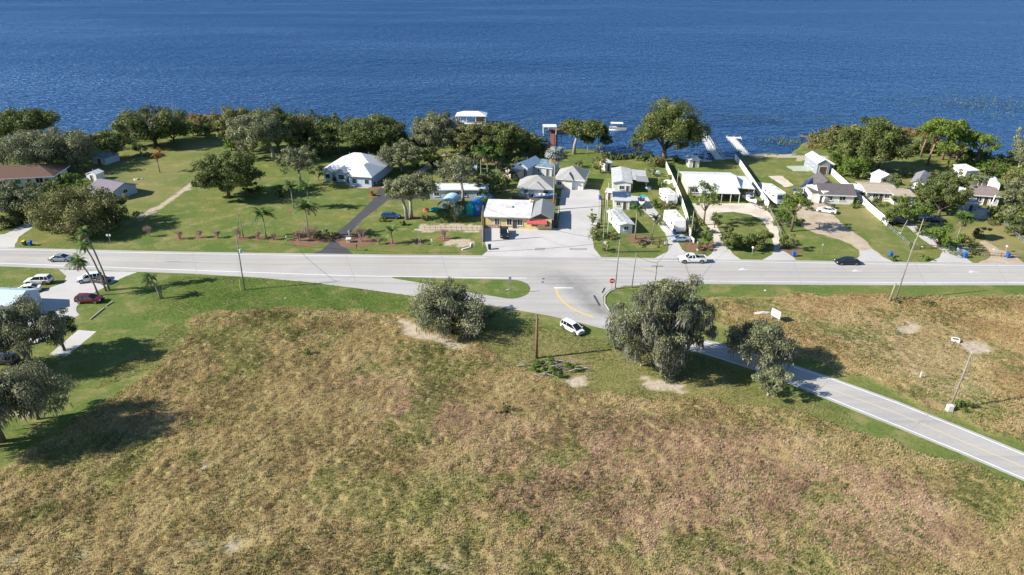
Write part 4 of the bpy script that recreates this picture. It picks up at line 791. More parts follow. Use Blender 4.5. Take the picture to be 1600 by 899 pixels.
# more garden planting between the houses
for i, (x, y, w_, t, k) in enumerate(((676,262,40,222,'oak'),(716,268,44,228,'brown'),(748,262,40,222,'oak'),(700,288,34,256,'mossy'),(812,262,24,236,'dark'),(905,262,16,250,'brown'),(1020,276,18,260,'mossy'),(1006,282,14,270,'bright'),(1034,296,18,278,'bright'),(1058,346,12,334,'bright'),(1094,392,16,376,'oak'),(1150,372,14,362,'bright'),(1262,328,14,318,'oak'),(1300,326,10,318,'oak'),(1336,324,14,312,'bright'),(1360,322,22,306,'oak'),(1344,308,20,296,'bright'),(1410,318,26,298,'oak'),(1446,306,28,288,'mossy'),(1494,322,26,300,'oak'),(1490,300,24,280,'mossy'),(1528,372,26,352,'oak'),(1552,318,18,304,'oak'),(1440,368,22,352,'oak'),(600,346,12,338,'bright'),(664,344,16,334,'brown'),(632,352,10,346,'oak'))):
    shrub(x, y, w_, t, k, ['shade tree on the right of the sandy shore path','olive tree above the long white mobile home','dark tree behind the thin grey tree','grey tree at the left end of the long white mobile home','dark tree behind the blue grey roofed cottage','small brown shrub behind the garage house','grey shrub behind the carport','yellow shrub below the teal covered bundle','light shrub above the upper white trailer','small green shrub between trailer and white fence','dark shrub at the mulch bed near the blue grey car','light shrub on the lawn inside the sandy loop','shrub left of the white travel trailer','clipped shrub at the grey roofed house door','light shrub at the long white fence near the grey roofed house','dark shrub in front of the tan roofed house','light shrub left of the tan roofed house','dark shrub right of the tan roofed house','grey shrub in front of the off white mobile home','dark shrub left of the pale green shed','grey shrub left of the mauve roofed house','shrub on the dry yard below the grey tarp heap','shrub right of the grey tarp heap','shrub beside the thin pole near the white fence end','small light shrub right of the dark blue station wagon','brown shrub by the orange brown bundle','small shrub at the trunk of the forked oak'][i])
# brush pile
def brush_pile():
    p = G(862, 578); root = empty('brush_pile', p, 0, 'pile of cut branches with wilting leaves below the brown pole', 'brush pile'); rg = np.random.default_rng(3); mb = MB()
    for i in range(34):
        a = Vector((rg.normal(0, 2.2), rg.normal(0, 1.2), rg.uniform(.1, .6))); t = rg.uniform(-.8, .8); L = rg.uniform(1.2, 3.6)
        limb(mb, a, a + Vector((math.cos(t)*L, math.sin(t)*L*.7, rg.uniform(-.2,.6))), rg.uniform(.05,.13), .03, rg, 3, k=5)
    mb.build('cut_branches', BARKL, root)
    C = np.stack([rg.normal(.2, 2.2, 16), rg.normal(0, 1.1, 16), rg.uniform(.25, 1.0, 16)], -1); V, Q, T = leaves(C, rg.uniform(.4,.8,16), 160, .26, rg, .7); link('wilting_leaves', npmesh('wilting_leaves', V, Q, tone=T), L_BRIGHT, root)
brush_pile()
# reeds and pads standing in the lake
def pads(name, cpx, n, rx, ry, label, m, up=.3, seed=1):
    rg = np.random.default_rng(seed); c = G(*cpx, -.45); x = c.x + rg.normal(0, rx, n); y = c.y + rg.normal(0, ry, n); a = rg.uniform(0, 6.28, n); L = rg.uniform(.2, .5, n); o = np.stack([x, y, np.full(n, -.44)], -1)
    d = np.stack([np.cos(a)*L, np.sin(a)*L, rg.uniform(.1, 1, n)*up], -1); t = np.stack([-np.sin(a), np.cos(a), np.zeros(n)], -1)*.09
    V = np.stack([o-t, o+t, o+d+t*.5, o+d-t*.5], 1).reshape(-1, 3); me = npmesh(name, V, (np.arange(n)*4)[:,None]+np.arange(4)[None,:], tone=np.clip(rg.normal(.5,.2,n),0,1)); tag(link(name, me, m), label, 'water plants', kind='stuff')
L_WEED = leafmat('water weed', (.06,.10,.06), (.14,.19,.09), (.24,.28,.13), .2)
pads('lake_reeds', (1228,222), 420, 5, 3, 'sparse reeds standing in the lake near the dark dock', L_WEED, .8, 1)
pads('lake_reeds', (1560,164), 1500, 22, 14, 'pale reed bed in the lake at the right edge', L_WEED, .7, 2); pads('lake_reeds', (1190,186), 900, 30, 5, 'thin line of water weed offshore of the two white docks', L_WEED, .3, 3); pads('lake_reeds', (828,192), 300, 5, 6, 'water weed left of the red brown pier', L_WEED, .3, 4)

def thicket(name, pix, width, hmin, hmax, m, label, dens=1.0, seed=1, leaf=.5):
    """a continuous shore thicket nobody could count: clumps along a line"""
    rg = np.random.default_rng(seed); pts = [G(*q) for q in pix]; C = []; Rr = []
    for i in range(len(pts)-1):
        a, b = pts[i], pts[i+1]; L = (b-a).length
        for _ in range(int(L*width*.28*dens)+2):
            p = a.lerp(b, rg.random()); h = rg.uniform(hmin, hmax)*(1-.3*rg.random()); r = rg.uniform(.7, 1.5)
            q = (p.x + rg.normal(0, width*.3), p.y + rg.normal(0, width*.32))
            C.append((q[0], q[1], max(.4, h-r*.5))); Rr.append(r)
            if h > 1.8: C.append((q[0]+rg.normal(0,.5), q[1], h*.45)); Rr.append(r)
    V, Q, T = leaves(np.array(C), np.array(Rr), int(60), leaf, rg, .9)
    tag(link(name, npmesh(name, V, Q, tone=T), m), label, 'undergrowth', kind='stuff')
thicket('shore_undergrowth', [(0,236),(60,232),(130,226),(170,224)], 7, 1.5, 4, L_DARK, 'dark undergrowth along the shore at the far left', seed=1)
thicket('shore_undergrowth', [(205,222),(240,208),(290,203),(350,203)], 7, 2, 5, L_DARK, 'dark undergrowth under the big round tree and the reeds', seed=2)
thicket('shore_undergrowth', [(350,208),(400,205),(470,206),(560,216),(622,228)], 12, 3, 8, L_DARK, 'dense dark undergrowth between the oaks behind the lawn', 1.2, seed=3)
thicket('shore_undergrowth', [(630,232),(680,226),(740,220),(800,224),(850,242)], 8, 2, 6, L_OAK, 'undergrowth along the bank below the boathouse', seed=4)
thicket('shore_undergrowth', [(945,247),(990,249),(1060,254)], 3, .6, 2.0, L_DARK, 'low dark undergrowth on the bank under the huge oak', seed=5)
thicket('shore_reeds', [(292,190),(330,188),(352,190)], 5, 1.5, 3.5, L_REED, 'rusty reeds behind the dark thicket on the left shore', seed=6, leaf=.4)
thicket('shore_undergrowth', [(1275,226),(1296,216),(1330,207),(1385,207)], 7, 1.5, 4, L_BROWN, 'olive undergrowth and reeds left of the large round shore tree', seed=7)
thicket('shore_reeds', [(1385,208),(1420,210),(1445,216)], 8, 1, 2.6, L_REED, 'yellow reed bank left of the pine stand', 1.2, seed=8, leaf=.4)
thicket('shore_undergrowth', [(1300,226),(1360,232),(1420,236),(1470,240)], 9, 1.5, 4.5, L_DARK, 'dark undergrowth behind the large round shore tree and pines', seed=9)
thicket('shore_undergrowth', [(1470,232),(1510,244),(1550,256),(1580,256)], 7, 1, 3, L_OAK, 'green undergrowth along the small inlet', seed=10)
thicket('shore_undergrowth', [(1498,256),(1540,268),(1600,276)], 7, .8, 2.4, L_BRIGHT, 'light green brush right of the pine stand', seed=11)
thicket('garden_brush', [(740,300),(768,290),(780,300)], 9, 2, 5, L_DARK, 'dark brush filling the ground under the cabbage palms', seed=12)
thicket('garden_brush', [(927,340),(928,375),(950,374)], 1.5, .4, 1.3, L_BRIGHT, 'weedy plants along the strip beside the parking lot', seed=13, leaf=.3)
thicket('garden_brush', [(1032,300),(1040,330),(1036,350)], 1.5, .4, 1.5, L_BROWN, 'weedy plants along the inner edge of the trailers', seed=14, leaf=.3)
thicket('garden_brush', [(1545,345),(1570,336),(1600,330)], 7, 1, 3.4, L_OAK, 'grey green brush filling the right edge yard', seed=15)
thicket('garden_brush', [(1480,398),(1530,396)], 3, .4, 1.4, L_DARK, 'dark hedge plants around the blue grey crate', seed=16, leaf=.3)
thicket('garden_brush', [(70,300),(110,294),(132,300)], 5, .8, 2.4, L_BRIGHT, 'yellow green garden brush right of the brown roofed house', seed=17)
thicket('garden_brush', [(0,352),(30,350),(50,338),(70,330)], 5, 1, 3.5, L_DARK, 'dark brush shading the left driveway', seed=18)
thicket('garden_brush', [(1380,345),(1410,338),(1440,330),(1480,322)], 5, .8, 2.6, L_DARK, 'dark garden brush between the right hand parked cars', seed=19)
# ---------------- vehicles ----------------
def paint(name, col): return P(name, col, rough=.28, spec=.6)
GL_CAR = P('car glass', (.012,.015,.02), rough=.06, spec=.9)
def vehicle(x, y, ang, kind, col, label, name, cat, L=4.7, W=1.85, Hh=1.5, group=None, pos=None):
    p = pos or G(x, y); p = Vector((p.x, p.y, .018)); root = empty(name, p, R(ang), label, cat, group); body = paint('car paint %s' % str(col), col)
    h = Hh; bl = .60*h; hood = .58*h
    # stations: (x along length, top z, half width factor); front is +X
    if kind == 'sedan': top = [(-.5,.48),(-.485,.60),(-.34,.635),(-.2,.64),(.2,.635),(.3,.60),(.46,.50),(.5,.40)]; gh = [(-.40,-.26),(-.02+.02,.13),(.13,.13),(.29,.29)]; g0, g1, g2, g3 = -.40, -.20, .07, .27
    elif kind == 'suv': top = [(-.5,.45),(-.49,.60),(-.34,.62),(-.2,.62),(.2,.62),(.3,.585),(.47,.52),(.5,.38)]; g0, g1, g2, g3 = -.49, -.42, .08, .25
    elif kind == 'van': top = [(-.5,.45),(-.49,.60),(-.34,.60),(-.2,.60),(.2,.60),(.33,.56),(.48,.47),(.5,.34)]; g0, g1, g2, g3 = -.49, -.45, .12, .36
    elif kind == 'pickup': top = [(-.5,.45),(-.49,.60),(-.34,.60),(-.2,.60),(.2,.62),(.3,.61),(.48,.57),(.5,.40)]; g0, g1, g2, g3 = -.10, -.07, .13, .24
    hw = W/2; rings = []
    for fx, tz in top:
        x_ = fx*L; e = 1-.10*(abs(fx)*2)**6; ww = hw*e; zt = tz*h; z0 = .17*h if abs(fx) < .49 else .22*h
        rings.append([(x_,-ww*.93,z0),(x_,-ww,z0+.10*h),(x_,-ww,zt-.13*h),(x_,-ww*.94,zt-.03*h),(x_,-ww*.80,zt),(x_,ww*.80,zt),(x_,ww*.94,zt-.03*h),(x_,ww,zt-.13*h),(x_,ww,z0+.10*h),(x_,ww*.93,z0)])
    mb = MB().loft(rings); bz = .61*h
    rf = [(g1*L, .97), (g1*L*.5+g2*L*.5, 1.0), (g2*L, .965)]; rw = hw*.72
    mb.loft([[(a, -rw, h*k-.05), (a, -rw*.93, h*k-.015), (a, 0, h*k+.005), (a, rw*.93, h*k-.015), (a, rw, h*k-.05)] for a, k in rf])
    def pil(a, b, t=.05):
        mb.tube([a, b], [t, t], 4)
    for s in (-1, 1):
        pil((g3*L, s*hw*.86, bz), (g2*L, s*rw*.97, h*.93)); pil((g0*L, s*hw*.86, bz), (g1*L, s*rw*.97, h*.93), .07); m_ = (g1+g2)/2*L; pil((m_, s*hw*.93, bz), (m_, s*rw*.985, h*.95))
        if kind in ('suv', 'van'): q = (g1*.62+g2*.38-.1)*L; pil((q, s*hw*.93, bz), (q, s*rw*.985, h*.94), .06)
    b = mb.build('body', body, root, smooth=False, bevel=.025)
    gm = MB(); ring0 = [(g0*L,-hw*.86,bz-.02),(g3*L,-hw*.86,bz-.02),(g3*L,hw*.86,bz-.02),(g0*L,hw*.86,bz-.02)]; ring1 = [(g1*L,-rw*.97,h*.93),(g2*L,-rw*.97,h*.93),(g2*L,rw*.97,h*.93),(g1*L,rw*.97,h*.93)]
    gm.loft([ring0, ring1]); gm.build('window', GL_CAR, root)
    if kind == 'pickup':
        bd = MB().box(-.47*L, -.12*L, -hw*.78, hw*.78, h*.60+.004, h*.60+.02); bd.build('cargo_bed', P('bed liner', (.05,.05,.05), rough=.9), root)
        rl = MB()
        for s in (-1, 1): rl.box(-.49*L, -.11*L, s*hw*.88-.05, s*hw*.88+.05, h*.585, h*.68)
        rl.box(-.495*L, -.475*L, -hw*.82, hw*.82, h*.585, h*.68); rl.build('bed_rail', body, root)
    r = .235*h
    for fx in (-.315, .315):
        for s in (-1, 1):
            t = MB(); k = 14; c = Vector((fx*L, s*(hw-.10), r))
            prof = [(r*.62,-.115),(r*.95,-.11),(r,-.06),(r,.06),(r*.95,.11),(r*.62,.115)]
            vs = [(c.x+a*math.cos(2*math.pi*j/k), c.y+bb, c.z+a*math.sin(2*math.pi*j/k)) for a, bb in prof for j in range(k)]
            t.add(vs, [(i*k+j, i*k+(j+1)%k, (i+1)*k+(j+1)%k, (i+1)*k+j) for i in range(5) for j in range(k)] + [tuple(range(k)), tuple(5*k+j for j in range(k-1,-1,-1))])
            w_ = t.build('wheel', DARK, root); rm = MB()
            vs = [(c.x+r*.60*math.cos(2*math.pi*j/k), c.y+s*.125, c.z+r*.60*math.sin(2*math.pi*j/k)) for j in range(k)]+[(c.x, c.y+s*.10, c.z)]
            rm.add(vs, [(j, (j+1)%k, k) for j in range(k)]); rm.build('rim', RIM, w_)
            ar = MB(); kk = 10; vs = []
            for j in range(kk+1):
                a = math.pi*j/kk; vs += [(fx*L+r*1.16*math.cos(a), s*(hw+.006), r+r*1.16*math.sin(a)), (fx*L, s*(hw+.006), r)]
            ar.add(vs, [(2*j, 2*j+2, 2*j+3, 2*j+1) for j in range(kk)]); 
            if kind: ar.build('wheel_arch', BLACKP, root)
    for s in (-1, 1):
        MB().cbox(L*.488, s*hw*.68, h*.43, .10, hw*.36, .13).build('headlight', LAMPW, root); MB().cbox(-L*.493, s*hw*.74, h*.50, .08, hw*.26, .2).build('taillight', LAMPR, root)
        MB().cbox(g3*L-.12, s*(hw+.08), bz+.03, .12, .16, .12).build('mirror', body, root)
    MB().cbox(L*.497, 0, h*.40, .06, hw*.7, .14).build('grille', BLACKP, root)
    MB().cbox(L*.49, 0, h*.24, .14, hw*1.72, .16).build('bumper', BLACKP if kind in ('pickup', 'suv') else body, root); MB().cbox(-L*.49, 0, h*.25, .14, hw*1.72, .16).build('bumper', BLACKP if kind in ('pickup', 'suv') else body, root)
    return root
WH, SILV, NVY, BLK, MAR, LBL = (.74,.74,.73), (.22,.25,.29), (.02,.035,.085), (.012,.013,.02), (.10,.008,.012), (.30,.40,.52)
PL, DV = 'parked cars and trucks', 'cars driving on the road'
vehicle(97, 407.5, 0, 'sedan', SILV, 'grey blue sedan driving at the left end of the road', 'car', 'car', 4.8, 1.85, 1.45, DV)
vehicle(1081, 409.5, 180, 'pickup', WH, 'white crew cab pickup driving on the far lane', 'pickup_truck', 'pickup truck', 5.8, 2.0, 1.9, DV)
vehicle(1323, 412.5, 180, 'sedan', BLK, 'black car with dark glass driving on the far lane', 'car', 'car', 4.9, 1.9, 1.5, DV)
vehicle(894, 517, -50, 'van', WH, 'white minivan parked on the grass edge of the junction', 'minivan', 'minivan', 4.5, 1.8, 1.65, PL)
vehicle(62, 443, 184, 'suv', (.66,.66,.64), 'off white SUV parked furthest back on the left grass', 'suv', 'SUV', 4.9, 1.95, 1.8, PL)
vehicle(44, 456, 200, 'sedan', WH, 'white sedan parked beside the pale blue canopy', 'car', 'car', 4.7, 1.85, 1.45, PL)
vehicle(141, 439, 205, 'suv', (.62,.68,.74), 'pale silver SUV parked left of the tall palms', 'suv', 'SUV', 4.5, 1.85, 1.65, PL)
vehicle(157, 441, 160, 'sedan', (.03,.03,.035), 'dark car tucked behind the tall palm stems', 'car', 'car', 4.3, 1.8, 1.4, PL)
vehicle(141, 472, 0, 'suv', MAR, 'dark red SUV parked on the grass below the tall palms', 'suv', 'SUV', 4.8, 1.9, 1.6, PL)
vehicle(5, 567, 180, 'suv', (.06,.06,.07), 'dark vehicle in the shade at the left edge of the photo', 'suv', 'SUV', 4.8, 1.9, 1.6, PL)
vehicle(76, 319, 190, 'sedan', LBL, 'light blue car parked in the shade behind the roadside thicket', 'car', 'car', 4.5, 1.8, 1.4, PL)
vehicle(611, 341, -4, 'suv', (.03,.07,.16), 'dark blue station wagon parked on the lawn by the black driveway', 'car', 'car', 4.7, 1.8, 1.5, PL)
vehicle(788, 368, -88, 'pickup', (.012,.014,.022), 'black pickup parked facing the road before the yellow store', 'pickup_truck', 'pickup truck', 5.4, 2.0, 1.8, PL)
vehicle(1291, 332, 150, 'sedan', WH, 'white sedan parked on the dirt drive of the grey roofed house', 'car', 'car', 4.7, 1.85, 1.45, PL)
vehicle(1062, 377, 182, 'sedan', (.30,.38,.52), 'blue grey car parked behind the end of the white fence', 'car', 'car', 4.3, 1.8, 1.4, PL)
vehicle(1440, 343, 160, 'suv', (.40,.45,.52), 'silver blue SUV parked in the shade of the right hand oak', 'suv', 'SUV', 4.6, 1.85, 1.6, PL)
vehicle(1458, 346, 175, 'sedan', (.03,.04,.07), 'dark car right of the silver blue SUV', 'car', 'car', 4.4, 1.8, 1.4, PL)
vehicle(1427, 325, 175, 'sedan', WH, 'white car glimpsed between the two right hand trees', 'car', 'car', 4.5, 1.8, 1.45, PL)
vehicle(1404, 349, 175, 'suv', (.03,.035,.05), 'dark vehicle under the tree at the white fence end', 'suv', 'SUV', 4.5, 1.8, 1.55, PL)

def rv(x, y, ang, L, W, Hh, label, name='travel_trailer', cat='trailer', col=WHITE, motor=False, group=None, roofvents=2):
    p = G(x, y); root = empty(name, (p.x, p.y, .01), R(ang), label, cat, group); hl, hw = L/2, W/2; z0 = .45
    nose = .0 if motor else .5
    prof = [(-hl, z0),(hl-nose*.4, z0),(hl, z0+.5),(hl-(.12 if motor else .0), Hh*.5),(hl-(.45 if motor else .7), Hh-.12),(hl-1.0, Hh),(-hl+.25, Hh),(-hl, Hh-.2)]
    mb = MB(); n = len(prof); mb.add([(a, -hw, c) for a, c in prof]+[(a, hw, c) for a, c in prof], [tuple(range(n)), tuple(range(2*n-1, n-1, -1))]+[(i, n+i, n+(i+1)%n, (i+1)%n) for i in range(n)])
    mb.build('body', P('trailer shell', (.76,.76,.74), rough=.4, noise=(.7,(.62,.62,.6),.4)), root, bevel=.06)
    for s in (-1, 1):
        MB().box(-hl+.05, hl-.9, s*(hw+.004)-.004, s*(hw+.004)+.004, 1.0, 1.16).build('stripe', P('grey blue stripe', (.25,.32,.42), rough=.5), root)
        for a in (-.55, .05, .5): MB().cbox(a*hl, s*(hw+.008), Hh*.62, .95, .02, .5).build('window', GLASS, root)
        for a in ((-.35, .62) if motor else (-.22, -.02)):
            wh = MB(); k = 12; c = (a*hl, s*(hw-.15), .38); vs = [(c[0]+.38*math.cos(2*math.pi*j/k), c[1]+d, c[2]+.38*math.sin(2*math.pi*j/k)) for d in (-.12,.13) for j in range(k)]
            wh.add(vs, [(j,(j+1)%k,k+(j+1)%k,k+j) for j in range(k)]+[tuple(range(k)), tuple(range(2*k-1,k-1,-1))]); w_ = wh.build('wheel', DARK, root)
            MB().tube([(c[0],c[1]+s*.12,c[2]),(c[0],c[1]+s*.15,c[2])], .2, 8).build('rim', RIM, w_)
    MB().cbox(hl*.15, -hw-.01, 1.35, .7, .03, 1.75).build('door', P('trailer door', (.66,.66,.64), rough=.5), root)
    for i in range(roofvents): MB().cbox(-hl*.5+i*hl*.8, .2, Hh+.1, .75, .7, .2).build('roof_vent', P('roof vent plastic', (.55,.55,.54)), root)
    MB().cbox(0, 0, Hh+.16, 1.0, .75, .3).build('air_conditioner', WHITE, root)
    if motor:
        MB().add([(hl+.0,-hw*.86,Hh*.50),(hl+.0,hw*.86,Hh*.50),(hl-.33,hw*.86,Hh*.82),(hl-.33,-hw*.86,Hh*.82)], [(0,1,2,3)]).build('windscreen', GLASS, root)
        for s in (-1, 1): MB().cbox(hl+.02, s*hw*.7, .95, .06, .35, .2).build('headlight', LAMPW, root)
        MB().cbox(hl+.02, 0, .95, .05, 1.0, .22).build('grille', BLACKP, root); MB().cbox(hl+.06, 0, .55, .14, W*.95, .22).build('bumper', WHITE, root)
    else:
        h_ = MB()
        for s in (-1, 1): h_.tube([(hl-.1, s*.5, .45), (hl+1.1, 0, .45)], .05, 4)
        h_.build('hitch', STEEL, root)
    return root
rv(1207, 313, -82, 8.5, 2.5, 3.3, 'white motorhome with wide dark windscreen left of the pine', 'motorhome', 'motorhome', motor=True)
rv(1277, 312, -72, 7.4, 2.5, 3.2, 'white travel trailer in front of the grey roofed house', group='white trailers')
rv(1053, 356, -84, 8.2, 2.9, 3.2, 'lower larger white trailer against the white fence', group='white trailers'); rv(1043, 316, -80, 6.4, 2.7, 3.0, 'upper white trailer behind the shrubs by the fence', group='white trailers')
def boat(x, y, ang, L, label, hull=(.74,.74,.74), trim=None, top=None, z=.55, trailer=True, name='boat'):
    p = G(x, y); root = empty(name, (p.x, p.y, .01), R(ang), label, 'boat'); hw = L*.17
    rings = []
    for t in (0, .25, .5, .72, .88, 1):
        ww = hw*(1 if t < .5 else 1-((t-.5)/.5)**2.0*.97); xx = -L/2+L*t; zk = .12*(t**3)*L*.6; zz = .85+.22*t
        rings.append([(xx,-ww,z+zz),(xx,-ww*.82,z+zk+.25),(xx,0,z+zk),(xx,ww*.82,z+zk+.25),(xx,ww,z+zz),(xx,ww*.8,z+zz-.02),(xx,0,z+zz-.06),(xx,-ww*.8,z+zz-.02)])
    MB().loft(rings).build('hull', P('boat hull %s' % str(hull), hull, rough=.3, spec=.6), root, smooth=False)
    MB().box(-L*.36, L*.12, -hw*.62, hw*.62, z+.86, z+.93).build('cockpit', P('cockpit floor', (.24,.25,.28), rough=.7), root)
    for a in (-.2, -.02): MB().box(a*L-.22, a*L+.22, -hw*.5, hw*.5, z+.93, z+1.2).build('seat', WHITE, root)
    MB().add([(L*.16,-hw*.7,z+1.02),(L*.16,hw*.7,z+1.02),(L*.08,hw*.6,z+1.42),(L*.08,-hw*.6,z+1.42)], [(0,1,2,3)]).build('windshield', GLASS, root)
    MB().cbox(-L/2-.18, 0, z+.95, .4, .4, .75).build('outboard_motor', BLACKP, root)
    if top:
        t_ = MB().box(-L*.22, L*.10, -hw*.85, hw*.85, z+2.05, z+2.13); t_.build('canopy', top, root); po = MB()
        for a in (-.2, .08):
            for s in (-1, 1): po.tube([(a*L, s*hw*.8, z+.95), (a*L, s*hw*.8, z+2.05)], .03, 4)
        po.build('canopy_frame', STEEL, root)
    if trailer:
        tr_ = MB()
        for s in (-1, 1): tr_.box(-L*.45, L*.45, s*hw*.45-.05, s*hw*.45+.05, .42, .54)
        tr_.box(L*.45, L*.75, -.06, .06, .42, .54); f = tr_.build('trailer_frame', STEEL, root)
        for s in (-1, 1):
            MB().tube([(-L*.12, s*(hw*.85-.1), .33), (-L*.12, s*(hw*.85+.1), .33)], .33, 10).build('wheel', DARK, root)
    return root
boat(1002, 322, -95, 5.4, 'white boat with teal canopy on a trailer by the carport', top=TEAL)
boat(851, 313, 8, 6.4, 'white and blue boat on a trailer behind the yellow store', hull=(.10,.22,.42), top=None)
boat(1172, 318, -80, 6.0, 'white boat on a trailer at the end of the big white roof', top=P('dark bimini', (.05,.06,.09)))
boat(1374, 286, 125, 5.5, 'white boat on a trailer behind the white house gable')
# pontoon boat on the lake
def pontoon():
    p = G(965, 203, -.45); root = empty('pontoon_boat', (p.x, p.y, -.45), R(-4), 'pontoon boat with a white awning moored left of the huge oak', 'boat')
    t = MB()
    for s in (-1, 1): t.tube([(-3.3, s*.95, .05), (2.9, s*.95, .05), (3.6, s*.95, .25)], [.33,.33,.08], 10)
    t.build('pontoon', STEEL, root, smooth=True); MB().box(-3.3, 3.3, -1.25, 1.25, .38, .5).build('deck', P('boat deck', (.5,.5,.5)), root)
    r_ = MB()
    for s in (-1, 1): r_.box(-3.2, 3.2, s*1.2-.03, s*1.2+.03, .55, 1.15)
    r_.box(3.15, 3.2, -1.2, 1.2, .55, 1.15); r_.build('railing', P('grey boat panels', (.36,.38,.42)), root)
    po = MB()
    for a in (-2.4, 1.6):
        for s in (-1, 1): po.tube([(a, s*1.15, .5), (a, s*1.15, 2.5)], .04, 5)
    po.build('awning_frame', STEEL, root); MB().box(-2.7, 1.9, -1.3, 1.3, 2.5, 2.6).build('awning', WHITE, root)
    for s in (-1, 1): MB().box(-1.8, .8, s*.9-.3, s*.9+.3, .5, .95).build('bench', P('cream vinyl seat', (.6,.56,.5)), root)
    MB().cbox(-3.45, 0, .55, .4, .45, .9).build('outboard_motor', BLACKP, root)
pontoon()
# ---------------- buildings ----------------
def opening(root, side, t, Wd, hh, sill, W, D, kind='window', fm=None):
    """one framed opening on side F/B/L/R at distance t along it"""
    fm = fm or WHITE
    def rect(a0, a1, z0, z1, o0, o1):
        if side == 'F': return (a0, a1, -o1, -o0, z0, z1)
        if side == 'B': return (a0, a1, D+o0, D+o1, z0, z1)
        if side == 'L': return (-o1, -o0, a0, a1, z0, z1)
        return (W+o0, W+o1, a0, a1, z0, z1)
    a0, a1 = t-Wd/2, t+Wd/2
    if kind == 'window':
        f = MB(); e = .09
        f.box(*rect(a0-e, a0, sill-e, sill+hh+e, .003, .07)).box(*rect(a1, a1+e, sill-e, sill+hh+e, .003, .07)).box(*rect(a0, a1, sill-e, sill, .003, .07)).box(*rect(a0, a1, sill+hh, sill+hh+e, .003, .07)).box(*rect((a0+a1)/2-.03, (a0+a1)/2+.03, sill, sill+hh, .03, .06))
        w_ = f.build('window', fm, root); MB().box(*rect(a0, a1, sill, sill+hh, .004, .025)).build('pane', GLASS, w_); MB().box(*rect(a0-.15, a1+.15, sill-e-.07, sill-e-.003, .003, .14)).build('sill', fm, w_)
    else:
        m_ = GARAGE if kind == 'garage' else (fm if fm is not WHITE else DOORM)
        d = MB().box(*rect(a0, a1, .03, hh, .004, .05)).build('garage_door' if kind == 'garage' else 'door', m_, root)
        MB().box(*rect(a1-.22, a1-.12, 1.0, 1.12, .055, .10)).build('handle', STEEL, d)
        f = MB().box(*rect(a0-.1, a0-.003, .03, hh+.1, .003, .07)).box(*rect(a1+.003, a1+.1, .03, hh+.1, .003, .07)).box(*rect(a0-.003, a1+.003, hh+.003, hh+.1, .003, .07)); f.build('door_frame', WHITE, root)
def roof_solid(x0, x1, y0, y1, z, rise, kind, ridge='x', th=.16):
    mb = MB(); e = [(x0,y0),(x1,y0),(x1,y1),(x0,y1)]; w, d = x1-x0, y1-y0
    if kind == 'flat': return mb.box(x0, x1, y0, y1, z, z+.22)
    if kind == 'shed':
        return mb.add([(x0,y0,z),(x1,y0,z),(x1,y1,z+rise),(x0,y1,z+rise)]+[(x0,y0,z+th),(x1,y0,z+th),(x1,y1,z+rise+th),(x0,y1,z+rise+th)], [(3,2,1,0),(4,5,6,7),(0,1,5,4),(1,2,6,5),(2,3,7,6),(3,0,4,7)])
    if kind == 'hip':
        r = [(x0+min(d/2, w/2), (y0+y1)/2), (x1-min(d/2, w/2), (y0+y1)/2)] if ridge == 'x' else [((x0+x1)/2, y0+min(w/2, d/2)), ((x0+x1)/2, y1-min(w/2, d/2))]
        if (Vector(r[0])-Vector(r[1])).length < .05: r[1] = (r[1][0]+.05, r[1][1]) if ridge == 'x' else (r[1][0], r[1][1]+.05)
        vs = [(a,b,z) for a,b in e]+[(a,b,z+th) for a,b in e]+[(a,b,z+th+rise) for a,b in r]
        fs = [(3,2,1,0),(0,1,5,4),(1,2,6,5),(2,3,7,6),(3,0,4,7)]
        fs += [(4,5,9,8),(5,6,9),(6,7,8,9),(7,4,8)] if ridge == 'x' else [(4,5,8),(5,6,9,8),(6,7,9),(7,4,8,9)]
        return mb.add(vs, fs)
    # gable: two slabs
    if ridge == 'x':
        ym = (y0+y1)/2
        sec = [(y0,z),(ym,z+rise),(y1,z),(y1,z+th),(ym,z+rise+th),(y0,z+th)]
        vs = [(x0,a,b) for a,b in sec]+[(x1,a,b) for a,b in sec]
    else:
        xm = (x0+x1)/2; sec = [(x0,z),(xm,z+rise),(x1,z),(x1,z+th),(xm,z+rise+th),(x0,z+th)]
        vs = [(a,y0,b) for a,b in sec]+[(a,y1,b) for a,b in sec]
    return mb.add(vs, [(0,1,4,5),(1,2,3,4),(11,10,7,6),(10,9,8,7),(0,6,7,1),(1,7,8,2),(2,8,9,3),(3,9,10,4),(4,10,11,5),(5,11,6,0)])
